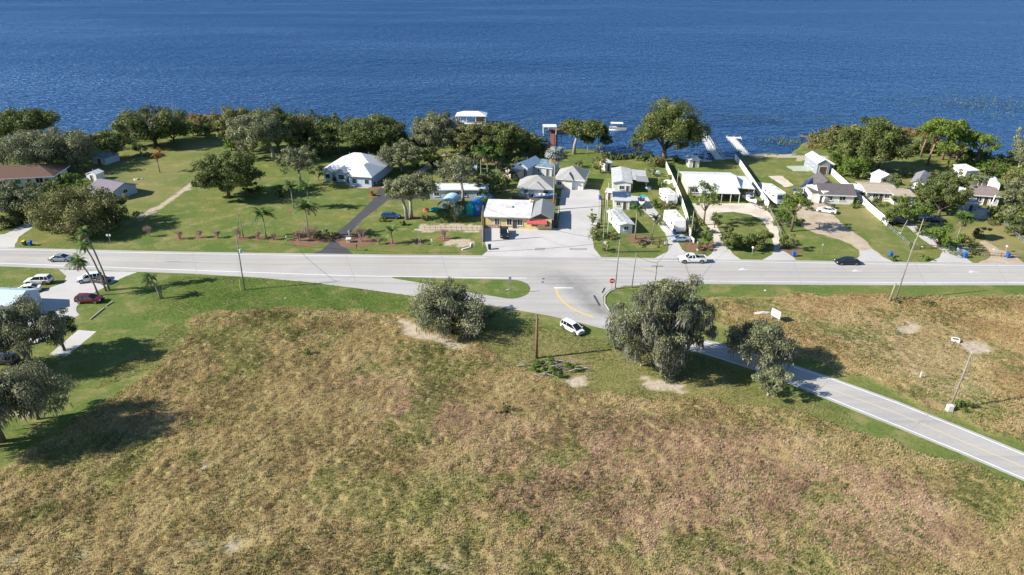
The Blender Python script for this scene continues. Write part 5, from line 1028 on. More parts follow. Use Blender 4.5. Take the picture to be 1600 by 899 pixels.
def house(fl, fr, D, h, label, wall, roofm, roof='gable', ridge='x', rise=1.8, ov=.5, wins=(), doors=(), name='house', cat='house', group=None, fascia=True, chim=None, W=None):
    a, b = G(*fl), G(*fr); a.z = b.z = 0; v = b-a; ang = math.atan2(v.y, v.x); W = W or v.length
    root = empty(name, (a.x, a.y, 0), ang, label, cat, group)
    mb = MB().box(0, W, 0, D, -.2, h)
    g_ = rise*(1 - 0)  # gable triangles follow the roof slope
    if roof == 'gable':
        if ridge == 'x':
            k = rise*(D/(D+2*ov)); 
            for xx0, xx1 in ((0.0,.15),(W-.15,W)): mb.add([(xx0,0,h),(xx0,D,h),(xx0,D/2,h+k),(xx1,0,h),(xx1,D,h),(xx1,D/2,h+k)], [(0,2,1),(3,4,5),(0,3,5,2),(1,2,5,4)])
        else:
            k = rise*(W/(W+2*ov))
            for y0_, y1_ in ((0.0,.15),(D-.15,D)): mb.add([(0,y0_,h),(W,y0_,h),(W/2,y0_,h+k),(0,y1_,h),(W,y1_,h),(W/2,y1_,h+k)], [(0,1,2),(3,5,4),(0,2,5,3),(1,4,5,2)])
    if roof == 'shed': mb.add([(0,0,h),(0,D,h),(0,D,h+rise*.9),(W,0,h),(W,D,h),(W,D,h+rise*.9)], [(0,2,1),(3,4,5),(1,2,5,4),(0,3,5,2)])
    mb.build('wall', wall, root)
    drop = rise*ov/((D/2+ov) if ridge == 'x' else (W/2+ov)) if roof in ('gable', 'hip') else 0
    zr = h - drop + .004 if roof == 'gable' else h + .004
    rt = roof_solid(-ov, W+ov, -ov, D+ov, zr, rise, roof, ridge).build('roof', roofm, root)
    if fascia: 
        f = MB().box(-ov-.03, W+ov+.03, -ov-.05, -ov-.004, zr-.08, zr+.15)
        if roof == 'hip': f.box(-ov-.05, -ov-.004, -ov, D+ov, zr-.08, zr+.15).box(W+ov+.004, W+ov+.05, -ov, D+ov, zr-.08, zr+.15)
        if roof != 'gable' or ridge == 'x': f.build('fascia', WHITE, root)
    for w_ in wins: opening(root, w_[0], w_[1]*(W if w_[0] in 'FB' else D), w_[2], w_[3], w_[4] if len(w_) > 4 else 1.0, W, D)
    for d_ in doors: opening(root, d_[0], d_[1]*(W if d_[0] in 'FB' else D), d_[2], d_[3] if len(d_) > 3 else 2.05, 0, W, D, d_[4] if len(d_) > 4 else 'door', d_[5] if len(d_) > 5 else None)
    if chim: MB().box(chim[0], chim[0]+.6, chim[1], chim[1]+.6, h, h+rise+.7).build('chimney', STUCCO, rt)
    for i, (a_, b_) in enumerate(((.3,.6),(.65,.7))): MB().tube([(a_*W, b_*D, h), (a_*W, b_*D, h+ (rise*.8 if roof != 'flat' else .3)+.5)], .06, 6).build('vent_pipe', STEEL, rt)
    return root, W, D
def posts(root, pts, h, r=.07, m=None, name='post'):
    for x, y in pts: MB().box(x-r, x+r, y-r, y+r, 0, h).build(name, m or WHITE, root)
# brown roofed house at the left edge
r0, W, D = house((-60,297), (86,290), 9.5, 2.7, 'long brown hip roofed house at the left edge of the photo', STUCCO, SHBROWN, 'hip', 'x', 2.2, .8, [('F',.62,1.3,1.2), ('F',.85,1.8,1.4), ('F',.3,1.3,1.2), ('F',.45,1.3,1.2), ('R',.4,1.6,1.4)], [('F',.74,1.0), ('F',.93,1.1)])
MB().box(W*.3, W*.52, -2.6, 0, 2.45, 2.62).build('porch_roof', SHBROWN, r0); posts(r0, [(W*.31,-2.5),(W*.51,-2.5)], 2.45)
r0, W, D = house((143,306), (180,313), 7, 2.4, 'small house with a mauve grey gable roof behind the roadside thicket', BLUEW, P('mauve grey shingles', (.20,.18,.21), noise=(1.2,(.15,.13,.16),.7)), 'gable', 'x', 1.4, .4, [('R',.5,1.2,1.0), ('F',.3,1.2,1.0)], [('F',.7,.9)])
house((137,283), (152,284), 3.2, 2.0, 'tiny white shed behind the mauve roofed house', WHITE, WHITE, 'gable', 'y', .7, .15, (), [('F',.5,.8,1.8)], 'shed', 'shed')
house((147,256), (166,258), 5.5, 2.1, 'small blue grey shed on the left lawn under the oak', BLUEW, P('slate blue roofing', (.16,.22,.26), rough=.5, noise=(.8,(.12,.17,.2),.6)), 'gable', 'y', .9, .2, (), [('F',.5,1.4,1.8)], 'shed', 'shed')
house((-30,228), (6,228), 6, 2.6, 'white house corner glimpsed at the left edge behind the trees', STUCCO, TINROOF, 'gable', 'x', 1.2, .4, [('F',.7,1,1)])
# white metal roofed house
r0, W, D = house((508,281), (588,286), 13.5, 2.9, 'pale blue house with a bright white multi hip metal roof on the lawn', P('powder blue walls', (.42,.50,.62), rough=.8, noise=(.8,(.36,.44,.55),.5)), METALROOF, 'hip', 'x', 3.6, .6, [('F',.10,1.5,1.3), ('F',.34,2.4,1.5), ('L',.4,1.4,1.2)], [('F',.50,1.2,2.1)])
def wing(root, x0, x1, y0, y1, h, rise, roof, ridge, wall, roofm, ov=.5, y_in=0, cutroof=None):
    MB().box(x0, x1, y0, y_in-.01, -.2, h-.01).build('wing_wall', wall, root)
    if roof == 'gable' and ridge == 'y':
        k = rise*((x1-x0)/((x1-x0)+2*ov)); MB().add([(x0,y0,h-.01),(x1,y0,h-.01),((x0+x1)/2,y0,h+k-.03),(x0,y0+.15,h-.01),(x1,y0+.15,h-.01),((x0+x1)/2,y0+.15,h+k-.03)], [(0,1,2),(3,5,4),(0,2,5,3),(1,4,5,2)]).build('gable', wall, root)
        z = h - rise*ov/((x1-x0)/2+ov) + .02
    else: z = h + .02
    roof_solid(x0-ov, x1+ov, y0-ov, y1, z, rise, roof, ridge).build('wing_roof', roofm, root)
PB = M['powder blue walls']
wing(r0, W*.60, W*1.02, -4.2, 5.5, 2.9, 2.3, 'hip', 'y', PB, METALROOF, .55, 0)
wing(r0, W*.27, W*.46, -1.2, 4.2, 2.9, 1.5, 'gable', 'y', PB, METALROOF, .4, 0); wing(r0, W*.02, W*.18, -1.0, 3.2, 2.9, 1.2, 'gable', 'y', PB, METALROOF, .35, 0)
for (t, wd) in ((.70,1.1),(.93,1.1)):
    f = MB().box(W*t-wd/2-.08, W*t+wd/2+.08, -4.27, -4.203, .85, 2.25).build('window', WHITE, r0); MB().box(W*t-wd/2, W*t+wd/2, -4.30, -4.272, .95, 2.15).build('pane', GLASS, f)
for (t, wd) in ((.365,1.7),(.10,1.3)):
    f = MB().box(W*t-wd/2-.08, W*t+wd/2+.08, -1.27, -1.203, .75, 2.25).build('window', WHITE, r0); MB().box(W*t-wd/2, W*t+wd/2, -1.30, -1.272, .85, 2.15).build('pane', GLASS, f)
# long white mobile home and canopies
house((672,312), (762,312), 5.0, 2.8, 'long white mobile home half hidden behind the thin grey tree', P('pale grey blue siding', (.46,.52,.56), noise=(.8,(.38,.44,.48),.5)), METALROOF, 'gable', 'x', .55, .35, [('F',.12,1.3,.9), ('F',.35,1.3,.9), ('F',.6,1.3,.9), ('F',.85,1.3,.9)], [('F',.48,.9)], 'mobile_home', 'mobile home')
r0, W, D = house((706,276), (744,276), 5, 2.4, 'small pale blue roofed shed glimpsed among the dark palms', BLUEW, BLUEROOF, 'gable', 'x', .8, .3, (), [('F',.5,.9)], 'shed', 'shed')
def barrel(fl, fr, D, h, label, skin, end, name='canopy', cat='canopy', open_=False, legs=.0):
    a, b = G(*fl), G(*fr); v = b-a; ang = math.atan2(v.y, v.x); W = v.length; root = empty(name, (a.x, a.y, 0), ang, label, cat)
    k = 10; prof = [(0, 0 if not open_ else legs)] + [(W/2 - W/2*math.cos(math.pi*i/k), h*.55 + h*.45*math.sin(math.pi*i/k)) for i in range(k+1)] + [(W, 0 if not open_ else legs)]
    n = len(prof); mb = MB(); mb.add([(x_, 0, z_) for x_, z_ in prof]+[(x_, D, z_) for x_, z_ in prof], [(i, i+1, n+i+1, n+i) for i in range(n-1)])
    o = mb.build('cover', skin, root, smooth=False); so = o.modifiers.new('t', 'SOLIDIFY'); so.thickness = .05
    if end: MB().add([(x_*.98+W*.01, .08, z_*.98) for x_, z_ in prof], [tuple(range(n))]).build('end_panel', end, root)
    if open_:
        for x_ in (.05, W-.05):
            for y_ in (.15, D-.15): MB().tube([(x_, y_, 0), (x_, y_, h*.6)], .04, 6).build('leg', STEEL, root)
    return root, W
barrel((728,335), (740,338), 8.5, 3.5, 'tall blue tarp shed with a teal end panel', BLUEC, TEAL, 'tarp_shed', 'shed'); barrel((739,338), (748,339), 9.0, 3.1, 'darker blue lean tent against the right of the tall blue tarp shed', P('deep blue tarp', (.015,.10,.34), rough=.5), P('deep blue tarp', (.015,.10,.34)), 'tarp_shed', 'shed')
barrel((684,329), (706,331), 7, 2.7, 'pale blue carport canopy left of the blue tarp shed', LBLUEC, None, open_=True, legs=1.2)
def heap(x, y, sx, sy, sz, label, m, name='tarp_heap', cat='tarp'):
    rg = np.random.default_rng(int(x+y)); p = G(x, y); root = empty(name, p, 0, label, cat); mb = MB(); n, k = 10, 5; vs = []
    for j in range(k):
        t = j/(k-1)*math.pi/2
        for i in range(n): a = 2*math.pi*i/n; q = rg.uniform(.75, 1.15); vs.append((sx/2*math.cos(a)*math.cos(t)**.6*q, sy/2*math.sin(a)*math.cos(t)**.6*q, sz*math.sin(t)*rg.uniform(.85,1.1)))
    mb.add(vs, [(j*n+i, j*n+(i+1)%n, (j+1)*n+(i+1)%n, (j+1)*n+i) for j in range(k-1) for i in range(n)] + [tuple((k-1)*n+i for i in range(n))]); mb.build('cover', m, root); MB().tube([(sx*.4*math.cos(i*.9), sy*.4*math.sin(i*.9), .04) for i in range(7)], .03, 4).build('rope', BLACKP, root)
    return root
heap(717, 334, 2.2, 2.0, 1.9, 'round teal tarp bundle in front of the blue tarp shed', TEAL); heap(680, 329, 2.6, 1.4, .8, 'flat teal covered heap left of the pale blue canopy', TEAL); heap(666, 331, 1.8, 1.0, .9, 'orange brown bundle on the lawn behind the dark blue car', P('orange canvas', (.45,.16,.07), noise=(3,(.3,.12,.06),.7)))
heap(695, 325, 1.8, 1.2, 1.2, 'pale covered machine under the blue canopy edge', LBLUEC); heap(1530, 339, 4.5, 3.2, 2.2, 'grey tarp heap beside the white pole on the right', GREYC); heap(1513, 334, 2.6, 1.6, .7, 'blue white tarps spread on the ground left of the grey heap', P('blue white tarp', (.45,.52,.60), noise=(2,(.2,.28,.4),.8)))
heap(1013, 296, 2, 1.4, 1.0, 'dark bundle under the grey carport roof', GREYC); heap(1028, 272, 1.6, 1.2, 1.0, 'teal covered bundle right of the long mobile home', P('pale teal cover', (.35,.55,.55))); heap(1043, 286, 3.2, 2.0, .9, 'white covered dinghy beside the white fence', WHITE)
heap(1193, 492, 4.0, .9, .7, 'pale grey concrete trough left of the blank white sign', STONE, 'concrete_trough', 'trough')
# cottage with blue grey roof, boat shelter
r0, W, D = house((786,278), (806,282), 9, 2.5, 'cream cottage with a blue grey gable roof under the dark trees', CREAM, P('blue grey shingles', (.20,.25,.31), noise=(1,(.15,.19,.24),.7)), 'gable', 'y', 1.3, .4, [('L',.5,1,1), ('F',.3,.9,.9)], [('F',.7,.9)])
r0, W, D = house((806,274), (824,277), 8, 2.9, 'pale blue gabled roof building behind the cream cottage', BLUEW, BLUEROOF, 'gable', 'y', 1.5, .5, [('F',.3,.9,1)], [('F',.65,1.4,2.1)])
r0, W, D = house((830,272), (862,276), 6, 2.4, 'low building with a dark and pale blue roof behind the grey roofed house', BLUEW, P('mossy blue roofing', (.22,.32,.40), rough=.6, noise=(.5,(.05,.06,.07),.9)), 'shed', 'x', .6, .3, [('F',.4,1,1)], [('F',.8,.9)], 'outbuilding', 'outbuilding')
# twin grey hip roofed houses
r0, W, D = house((811,308), (862,310), 8.8, 2.6, 'cream house with a light grey hip roof behind the yellow store', STUCCO, SHGREY, 'hip', 'x', 2.3, .5, [('F',.22,.9,.8,1.2), ('F',.5,1.6,1.1), ('F',.82,1.2,1.0), ('R',.5,1.2,1.0)], [('F',.66,.9)])
wing(r0, W*.30, W*.74, -.9, 3.6, 2.6, 1.4, 'hip', 'y', STUCCO, SHGREY, .5, 0)
r0, W, D = house((869,294), (911,297), 9.0, 2.7, 'grey hip roofed house with a garage at the end of the paved lot', STUCCO, SHGREY, 'hip', 'x', 2.5, .5, [('F',.12,1.0,.9), ('L',.5,1.2,1)], [('F',.34,.9), ('F',.66,3.2,2.2,'garage')])
wing(r0, W*.30, W*.60, -.8, 3.6, 2.7, 1.5, 'hip', 'y', STUCCO, SHGREY, .4, 0)
# store
r0, W, D = house((759,356), (826,358), 10.0, 3.0, 'yellow store with a stained white flat roof and a red awning by the lot', YELLOW, FLATROOF, 'shed', 'x', .5, .55, [('F',.27,1.1,1.5,.9), ('F',.55,1.1,1.5,.9), ('F',.80,1.2,1.5,.9)], [('F',.68,1.1,2.2)], 'store', 'store')
g0 = W; g1 = (G(861,361)-G(826,358)).length + W
MB().box(g0+.003, g1, -.25, 9.6, -.2, 2.7).build('wing_wall', YELLOW, r0)
for y0_ in (-.25, 9.45): MB().add([(g0+.003,y0_,2.7),(g1,y0_,2.7),((g0+g1)/2,y0_,4.0),(g0+.003,y0_+.15,2.7),(g1,y0_+.15,2.7),((g0+g1)/2,y0_+.15,4.0)], [(0,1,2),(3,5,4),(0,2,5,3),(1,4,5,2)]).build('gable', P('dark gable boards', (.10,.07,.06), noise=(3,(.07,.05,.04),.5)), r0)
roof_solid(g0-.15, g1+.5, -.8, 10.2, 2.62, 1.55, 'gable', 'y').build('wing_roof', P('grey standing seam roofing', (.30,.315,.32), rough=.5, noise=(.8,(.22,.235,.24),.6), bump=('wave', 2.2, .04, 'X')), r0)
MB().add([(g0-.3,-.27,2.55),(g1-1.1,-.27,2.55),(g1-1.1,-1.3,1.85),(g0-.3,-1.3,1.85),(g0-.3,-.27,2.48),(g1-1.1,-.27,2.48),(g1-1.1,-1.3,1.62),(g0-.3,-1.3,1.62)], [(0,3,2,1),(4,5,6,7),(3,7,6,2),(0,4,7,3),(1,2,6,5)]).build('awning', RUSTRED, r0)
for (a, wd) in ((g0+1.4,1.3),(g1-1.0,.9)):
    f = MB().box(a-wd/2-.09, a+wd/2+.09, -.32, -.254, .85, 2.05).build('window', DOORM, r0); MB().box(a-wd/2, a+wd/2, -.345, -.322, .95, 1.95).build('pane', GLASS, f)
MB().box(W*.42, W*.58, 5.0, 6.2, 3.45, 3.75).build('roof_panel', P('roof hatch', (.55,.55,.53)), r0); MB().box(W*.2, W*.75, 9.0, 11.5, 2.2, 2.32).build('rear_awning', BLUEROOF, r0); MB().lathe([(.35,0),(.38,.1),(.3,.5)], 10, (g0-.2, 9.2, 3.7)).build('roof_turbine', WHITE, r0)
MB().box(W*.0, W*.3, -.18, -.02, .0, .9).build('flower_box', P('pink planter', (.5,.35,.30), noise=(4,(.2,.2,.1),.7)), r0)
# fenced yard behind and beside the store
def fence(pix, h, label, m, name='fence', cat='fence', post=2.4, th=.05, panel=True, rails=0, group=None, pr=.06, lattice=False, pm=None):
    pts = [G(*q) for q in pix]; o = pts[0]; root = empty(name, (o.x, o.y, 0), 0, label, cat, group); pn = MB(); np_ = 0
    for i in range(len(pts)-1):
        a, b = (pts[i]-o).to_2d(), (pts[i+1]-o).to_2d(); L = (b-a).length; t = (b-a)/L; nn = Vector((-t.y, t.x)); k = max(1, round(L/post))
        for j in range(k+ (1 if i == len(pts)-2 else 0)):
            if np_ < 95: c = a + t*(L*j/k); MB().box(c.x-pr, c.x+pr, c.y-pr, c.y+pr, -.1, h+.08).build('post', pm or m, root); np_ += 1
        A, B = a + t*.09, b - t*.09
        if panel: pn.prism([A-nn*th/2, B-nn*th/2, B+nn*th/2, A+nn*th/2], .06, h)
        for q in range(rails):
            z = h*(q+1)/(rails+.3) - .05; pn.prism([A-nn*th*.6, B-nn*th*.6, B+nn*th*.6, A+nn*th*.6], z-.05, z+.05)
        if lattice:
            n = int(L/.6)
            for q in range(n):
                c = a + t*(L*(q+.5)/n); d = t*.25; pn.tube([(c.x-d.x, c.y-d.y, .05), (c.x+d.x, c.y+d.y, h)], .012, 3, False); pn.tube([(c.x+d.x, c.y+d.y, .05), (c.x-d.x, c.y-d.y, h)], .012, 3, False)
    pn.build('panel' if panel else ('mesh' if lattice else 'rail'), m, root); return root
fence([(866,356),(872,357),(874,331)], 1.9, 'dark board fence at the right end of the yellow store', P('dark board fence', (.07,.06,.05), noise=(3,(.04,.035,.03),.7))); fence([(800,316),(868,322),(870,308)], 1.7, 'brown board fence around the boat yard behind the store', WOOD)
fence([(1040,262),(1050,284),(1062,312),(1073,345),(1078,374)], 1.9, 'white vinyl fence between the trailers and the big white roof', VINYL, post=2.4); fence([(1078,374),(1084,380)], 1.0, 'short low return at the road end of the white trailer fence', VINYL)
fence([(1148,250),(1158,263),(1172,284),(1185,304),(1200,326)], 1.9, 'white vinyl fence along the right side of the big white roof', VINYL); fence([(1200,326),(1210,345),(1220,366)], .9, 'low grey wire fence running on to the bush by the drive', STEEL, panel=False, rails=2, lattice=True)
fence([(1287,262),(1306,280),(1330,302),(1356,328),(1386,354)], 1.9, 'long white vinyl fence right of the grey roofed house', VINYL); fence([(1386,354),(1402,369),(1420,384)], 1.0, 'low grey chain link fence ending at the pole near the road', STEEL, panel=False, rails=2, lattice=True)
fence([(1568,352),(1584,368),(1606,388)], 1.1, 'grey chain link fence at the right edge of the dry yard', STEEL, panel=False, rails=2, lattice=True); fence([(1424,268),(1438,286),(1444,296)], 1.2, 'thin wire fence running down from the pine stand', WOOD, panel=False, rails=2)
fence([(1421,390),(1470,389)], 1.0, 'sagging wire fence behind the grass corner near the leaning pole', WOOD, panel=False, rails=2, lattice=True); fence([(1520,398),(1545,400),(1600,404)], .9, 'thin wire fence by the right hand mailboxes', WOOD, panel=False, rails=2)
fence([(752,378),(753,338)], 1.5, 'weathered picket fence running back along the left wall of the store', WOODL, panel=True)
fence([(664,360),(754,361)], 1.1, 'row of short pale wood posts on the sandy verge left of the store', WOODL, post=1.25, panel=False, rails=1, pr=.06, th=.05); fence([(935,352),(936,308)], 1.2, 'wire fence along the planted strip right of the parking lot', WOODL, panel=False, rails=2)
fence([(0,262),(22,264)], 1.3, 'short board fence piece behind the brown roofed house', WOOD); fence([(955,395),(1030,394)], .35, 'low timber edging in front of the two palms', WOOD, post=4)
# white canopy mobile home (centre right)
r0, W, D = house((957,301), (985,302), 13.5, 2.9, 'long white mobile home with a grey carport roof at its right', WHITE, TINROOF, 'gable', 'y', .55, .35, [('F',.5,1.2,1), ('L',.2,1.2,.9), ('L',.5,1.2,.9), ('L',.8,1.2,.9)], [('F',.82,.8)], 'mobile_home', 'mobile home')
MB().add([(W+.45,3.5,2.75),(W+4.6,3.5,2.45),(W+4.6,13.8,2.45),(W+.45,13.8,2.75)]+[(W+.45,3.5,2.87),(W+4.6,3.5,2.57),(W+4.6,13.8,2.57),(W+.45,13.8,2.87)], [(3,2,1,0),(4,5,6,7),(0,1,5,4),(1,2,6,5),(2,3,7,6),(3,0,4,7)]).build('carport_roof', TINROOF, r0)
MB().add([(W+1.6,2.5,2.69),(W+4.9,2.5,2.46),(W+4.9,7.6,2.46),(W+1.6,7.6,2.69)]+[(W+1.6,2.5,2.80),(W+4.9,2.5,2.61),(W+4.9,7.6,2.61),(W+1.6,7.6,2.80)], [(3,2,1,0),(4,5,6,7),(0,1,5,4),(1,2,6,5),(2,3,7,6),(3,0,4,7)]).build('carport_panel', P('aged grey tin', (.34,.34,.34), rough=.6, noise=(1,(.24,.24,.24),.8)), r0)
posts(r0, [(W+4.5,3.7),(W+4.5,8.5),(W+4.5,13.6),(W+.6,3.6)], 2.42)
house((958,327), (983,328), 5.5, 2.5, 'white flat canopied room in front of the long mobile home', WHITE, TINROOF, 'shed', 'x', .4, .3, [('F',.3,.9,.9), ('R',.5,1,.9)], [('F',.7,.8)], 'mobile_home', 'mobile home')
r0, W, D = house((968,366), (988,366), 9.5, 2.3, 'narrow white trailer home with ribbed pale roof panels nearest the road', WHITE, TINROOF, 'gable', 'y', .4, .5, [('F',.5,1,.8), ('L',.3,.9,.8), ('L',.7,.9,.8), ('R',.5,.9,.8)], [('R',.25,.8)], 'mobile_home', 'mobile home'); r0.rotation_euler.z = R(9)
for k in range(4): MB().box(W*.15, W*.45, 1.2+2.0*k, 2.7+2.0*k, 2.70, 2.74).build('roof_panel', P('grey skylight panel', (.40,.42,.42), rough=.4), r0)
house((946,312), (957,313), 2.5, 2.1, 'small white flat roofed annex left of the canopied room', WHITE, WHITE, 'flat', 'x', .2, .2, (), [('F',.5,.8)], 'shed', 'shed')
house((945,267), (956,266), 4, 2.2, 'low pale shed behind the long white mobile home', STUCCO, TINROOF, 'flat', 'x', .2, .2, (), [('F',.5,.8)], 'shed', 'shed')
# big white roof house
r0, W, D = house((1074,306), (1150,308), 12.5, 2.9, 'very wide house under a bright white metal roof with a dark open carport', P('tan stucco', (.50,.44,.36), noise=(.8,(.42,.36,.30),.5)), METALROOF, 'gable', 'x', 1.2, .7, [('F',.08,1.0,1.0), ('F',.2,1.2,1)], [('F',.32,1)])
MB().add([(W*.16,-5.2,2.45),(W*.98,-5.2,2.45),(W*.98,-.75,2.80),(W*.16,-.75,2.80)]+[(W*.16,-5.2,2.6),(W*.98,-5.2,2.6),(W*.98,-.75,2.95),(W*.16,-.75,2.95)], [(3,2,1,0),(4,5,6,7),(0,1,5,4),(1,2,6,5),(2,3,7,6),(3,0,4,7)]).build('carport_roof', METALROOF, r0)
MB().add([(W+.72,-.6,2.6),(W+4.6,-.6,2.4),(W+4.6,11,2.4),(W+.72,11,2.6)]+[(W+.72,-.6,2.74),(W+4.6,-.6,2.54),(W+4.6,11,2.54),(W+.72,11,2.74)], [(3,2,1,0),(4,5,6,7),(0,1,5,4),(1,2,6,5),(2,3,7,6),(3,0,4,7)]).build('side_roof', METALROOF, r0)
posts(r0, [(W*.18,-5.0),(W*.40,-5.0),(W*.62,-5.0),(W*.80,-5.0),(W*.97,-5.0),(W+4.4,-.4),(W+4.4,5),(W+4.4,10.6)], 2.4)
MB().box(W*.36, W*.97, -.06, -.004, .05, 2.4).build('carport_back', P('brown siding with painted shade', (.09,.07,.06)), r0); MB().box(W*.45, W*.55, -4.6, -3.9, 0, .85).build('bench', WOODL, r0)  # carport shade painted into the dark colour of this panel over the tan wall
house((1076,262), (1092,262), 4.2, 2.3, 'small pale shed with a white roof left behind the big white roof', STUCCO, METALROOF, 'gable', 'y', .5, .3, (), [('F',.5,.8)], 'shed', 'shed')
# right side houses
r0, W, D = house((1279,318), (1332,320), 7.5, 2.6, 'white house with a dark grey gable roof beside the long white fence', STUCCO, SHDARK, 'gable', 'x', 1.9, .45, [('F',.3,1.3,1.1), ('F',.67,1.5,1.1), ('L',.5,1,1)], [('F',.05,.8)])
wing(r0, -1.9, -.02, 1.0, 7.0, 2.6, .9, 'flat', 'x', STUCCO, SHDARK, .2, 6.5)
MB().box(.6, W*.62, 7.52, 13.0, -.2, 2.55).build('rear_wall', STUCCO, r0); roof_solid(.2, W*.62+.4, 5.0, 13.4, 2.58, 2.1, 'gable', 'y').build('rear_roof', SHDARK, r0)
house((1250,304), (1268,307), 6.5, 2.3, 'grey shed with a navy metal gable roof left of the grey roofed house', GREYW, NAVY, 'gable', 'y', 1.2, .25, [('L',.5,.8,.7)], [('F',.5,1.4,1.9)], 'shed', 'shed'); house((1240,310), (1252,311), 2.2, 1.8, 'low lean to with a navy roof at the foot of the grey shed', GREYW, NAVY, 'flat', 'x', .2, .2, (), [('F',.5,.8,1.7)], 'shed', 'shed')
r0, W, D = house((1275,273), (1294,273), 9.5, 3.4, 'tall grey barn shed with a pale blue white gable roof near the shore', GREYW, P('pale blue white roofing', (.62,.68,.72), rough=.45, bump=('wave', 2.0, .03, 'X')), 'gable', 'y', 1.2, .2, [('L',.3,.8,.8), ('L',.7,.8,.8)], [('F',.5,2.2,2.4)], 'shed', 'shed')
house((1296,268), (1302,268), 8.0, 2.0, 'narrow white lean to along the right side of the tall grey shed', WHITE, WHITE, 'flat', 'x', .1, .1, (), [('F',.5,.6,1.6)], 'shed', 'shed')
r0, W, D = house((1352,314), (1398,316), 8.5, 2.5, 'low house with a tan gravel roof right of the long white fence', STUCCO, SHTAN, 'gable', 'x', .8, .5, [('F',.3,1.2,1), ('F',.7,1.2,1), ('L',.5,1.6,1.1)], [('F',.5,.9)]); MB().box(-2.6, -.55, .5, 8, 2.15, 2.27).build('side_awning', WHITE, r0); posts(r0, [(-2.5,.7),(-2.5,7.8)], 2.15)
r0, W, D = house((1396,320), (1424,320), 6.0, 2.4, 'white gabled house beyond the tan roofed one with tan wings', WHITE, SHTAN, 'gable', 'x', .7, .4, [('F',.3,1,1)], [('F',.7,.9)])
house((1374,292), (1396,291), 4.5, 2.4, 'small white gable fronted building behind the tan roofed house', WHITE, P('pale grey roofing', (.5,.52,.55), noise=(1,(.4,.42,.45),.6)), 'gable', 'y', 1.2, .3, [('F',.5,.9,.7,1.6)], [('F',.25,.8)])
r0, W, D = house((1420,299), (1440,303), 11, 2.6, 'off white mobile home with a grey gable roof below the pine stand', P('off white siding', (.62,.60,.60), noise=(.9,(.45,.42,.42),.7)), P('lavender grey shingles', (.27,.27,.30), noise=(1,(.2,.2,.22),.7)), 'gable', 'y', 1.0, .3, [('L',.25,1,.8), ('L',.6,1,.8), ('F',.5,1,.9)], [('L',.42,.8)], 'mobile_home', 'mobile home'); r0.rotation_euler.z += R(8)
r0, W, D = house((1514,319), (1558,322), 8.5, 2.6, 'white house with a mauve brown roof on the right beside the white tent', STUCCO, P('mauve brown roofing', (.26,.21,.20), noise=(.9,(.2,.16,.15),.7)), 'gable', 'x', .9, .5, [('F',.3,1.2,1), ('F',.8,1.2,1)], [('F',.55,.9)]); MB().box(-2.8, -.02, .3, 8.2, -.1, 2.3).build('wing_wall', WHITE, r0); MB().box(-3.1, -.52, 0, 8.5, 2.31, 2.45).build('wing_roof', METALROOF, r0)
house((1506,283), (1524,282), 5, 2.9, 'small white flat roofed shed behind the mauve roofed house', WHITE, METALROOF, 'shed', 'x', .4, .25, (), [('F',.5,.9)], 'shed', 'shed')
house((1520,290), (1540,293), 3.5, 1.9, 'dark roofed hut between the two small white sheds', P('dark hut boards', (.08,.07,.08)), SHDARK, 'gable', 'x', .8, .2, (), [('F',.5,.8,1.7)], 'shed', 'shed')
barrel((1543,297), (1560,299), 5.0, 2.7, 'round topped white tent shed behind the mauve roofed house', WHITE, WHITE, 'tent_shed', 'shed')
house((1503,332), (1526,333), 2.6, 2.6, 'pale green ribbed shed in the shade beside the grey tarp heap', P('pale green ribbed siding', (.42,.50,.44), bump=('wave',3,.03,'X'), noise=(1,(.32,.40,.34),.6)), P('grey green roofing', (.28,.34,.32)), 'flat', 'x', .2, .15, (), [('F',.5,.9)], 'shed', 'shed')
# pale blue canopy building bottom left
r0, W, D = house((-60,492), (30,496), 6.0, 2.6, 'pale blue gabled canopy building in the left foreground', P('sky blue sheeting', (.42,.55,.64), rough=.5, noise=(.8,(.36,.48,.57),.5)), P('sky blue roofing', (.48,.60,.68), rough=.45, noise=(.6,(.40,.52,.60),.5), bump=('wave', 1.5, .03, 'X')), 'gable', 'x', 1.3, .3, [('F',.8,1,.8)], [('F',.5,1)], 'shed', 'shed')
# ---------------- docks ----------------
def dock(pix, wd, label, m, h=.45, rails=False, name='dock', zt=.05, post=2.2, piles=None):
    pts = [G(a, b, -.45+h) for a, b in pix]; o = pts[0]; root = empty(name, (o.x, o.y, -.45), 0, label, 'dock'); d = MB(); n = 0
    for i in range(len(pts)-1):
        a, b = (pts[i]-o).to_2d(), (pts[i+1]-o).to_2d(); L = (b-a).length; t = (b-a)/L; nn = Vector((-t.y, t.x))
        d.prism([a-nn*wd/2, b-nn*wd/2, b+nn*wd/2, a+nn*wd/2], h-.10+i*.004, h+i*.004)
        k = max(1, int(L/post))
        for j in range(k+1):
            for s in (-1, 1):
                c = a + t*(L*j/k) + nn*s*(wd/2+.09)
                if n < 90: MB().tube([(c.x, c.y, -1.2), (c.x, c.y, h+(.9 if rails else .35))], .09, 6).build('pile', piles or m, root); n += 1
        if rails:
            for s in (-1, 1):
                A = a+nn*s*(wd/2+.09); B = b+nn*s*(wd/2+.09); MB().tube([(A.x,A.y,h+.9),(B.x,B.y,h+.9)], .05, 5).build('handrail', m, root)
    d.build('deck', m, root); return root, o
dock([(1124,249),(1110,230),(1097,209)], 2.3, 'long white dock with handrails right of the huge oak', DECKW, .6, True)
dock([(1167,243),(1152,226),(1141,214)], 2.4, 'shorter white dock with an L shaped end deck', DECKW, .6); dock([(1138,215),(1158,215.5)], 2.4, 'end platform of the shorter white dock', DECKW, .61)
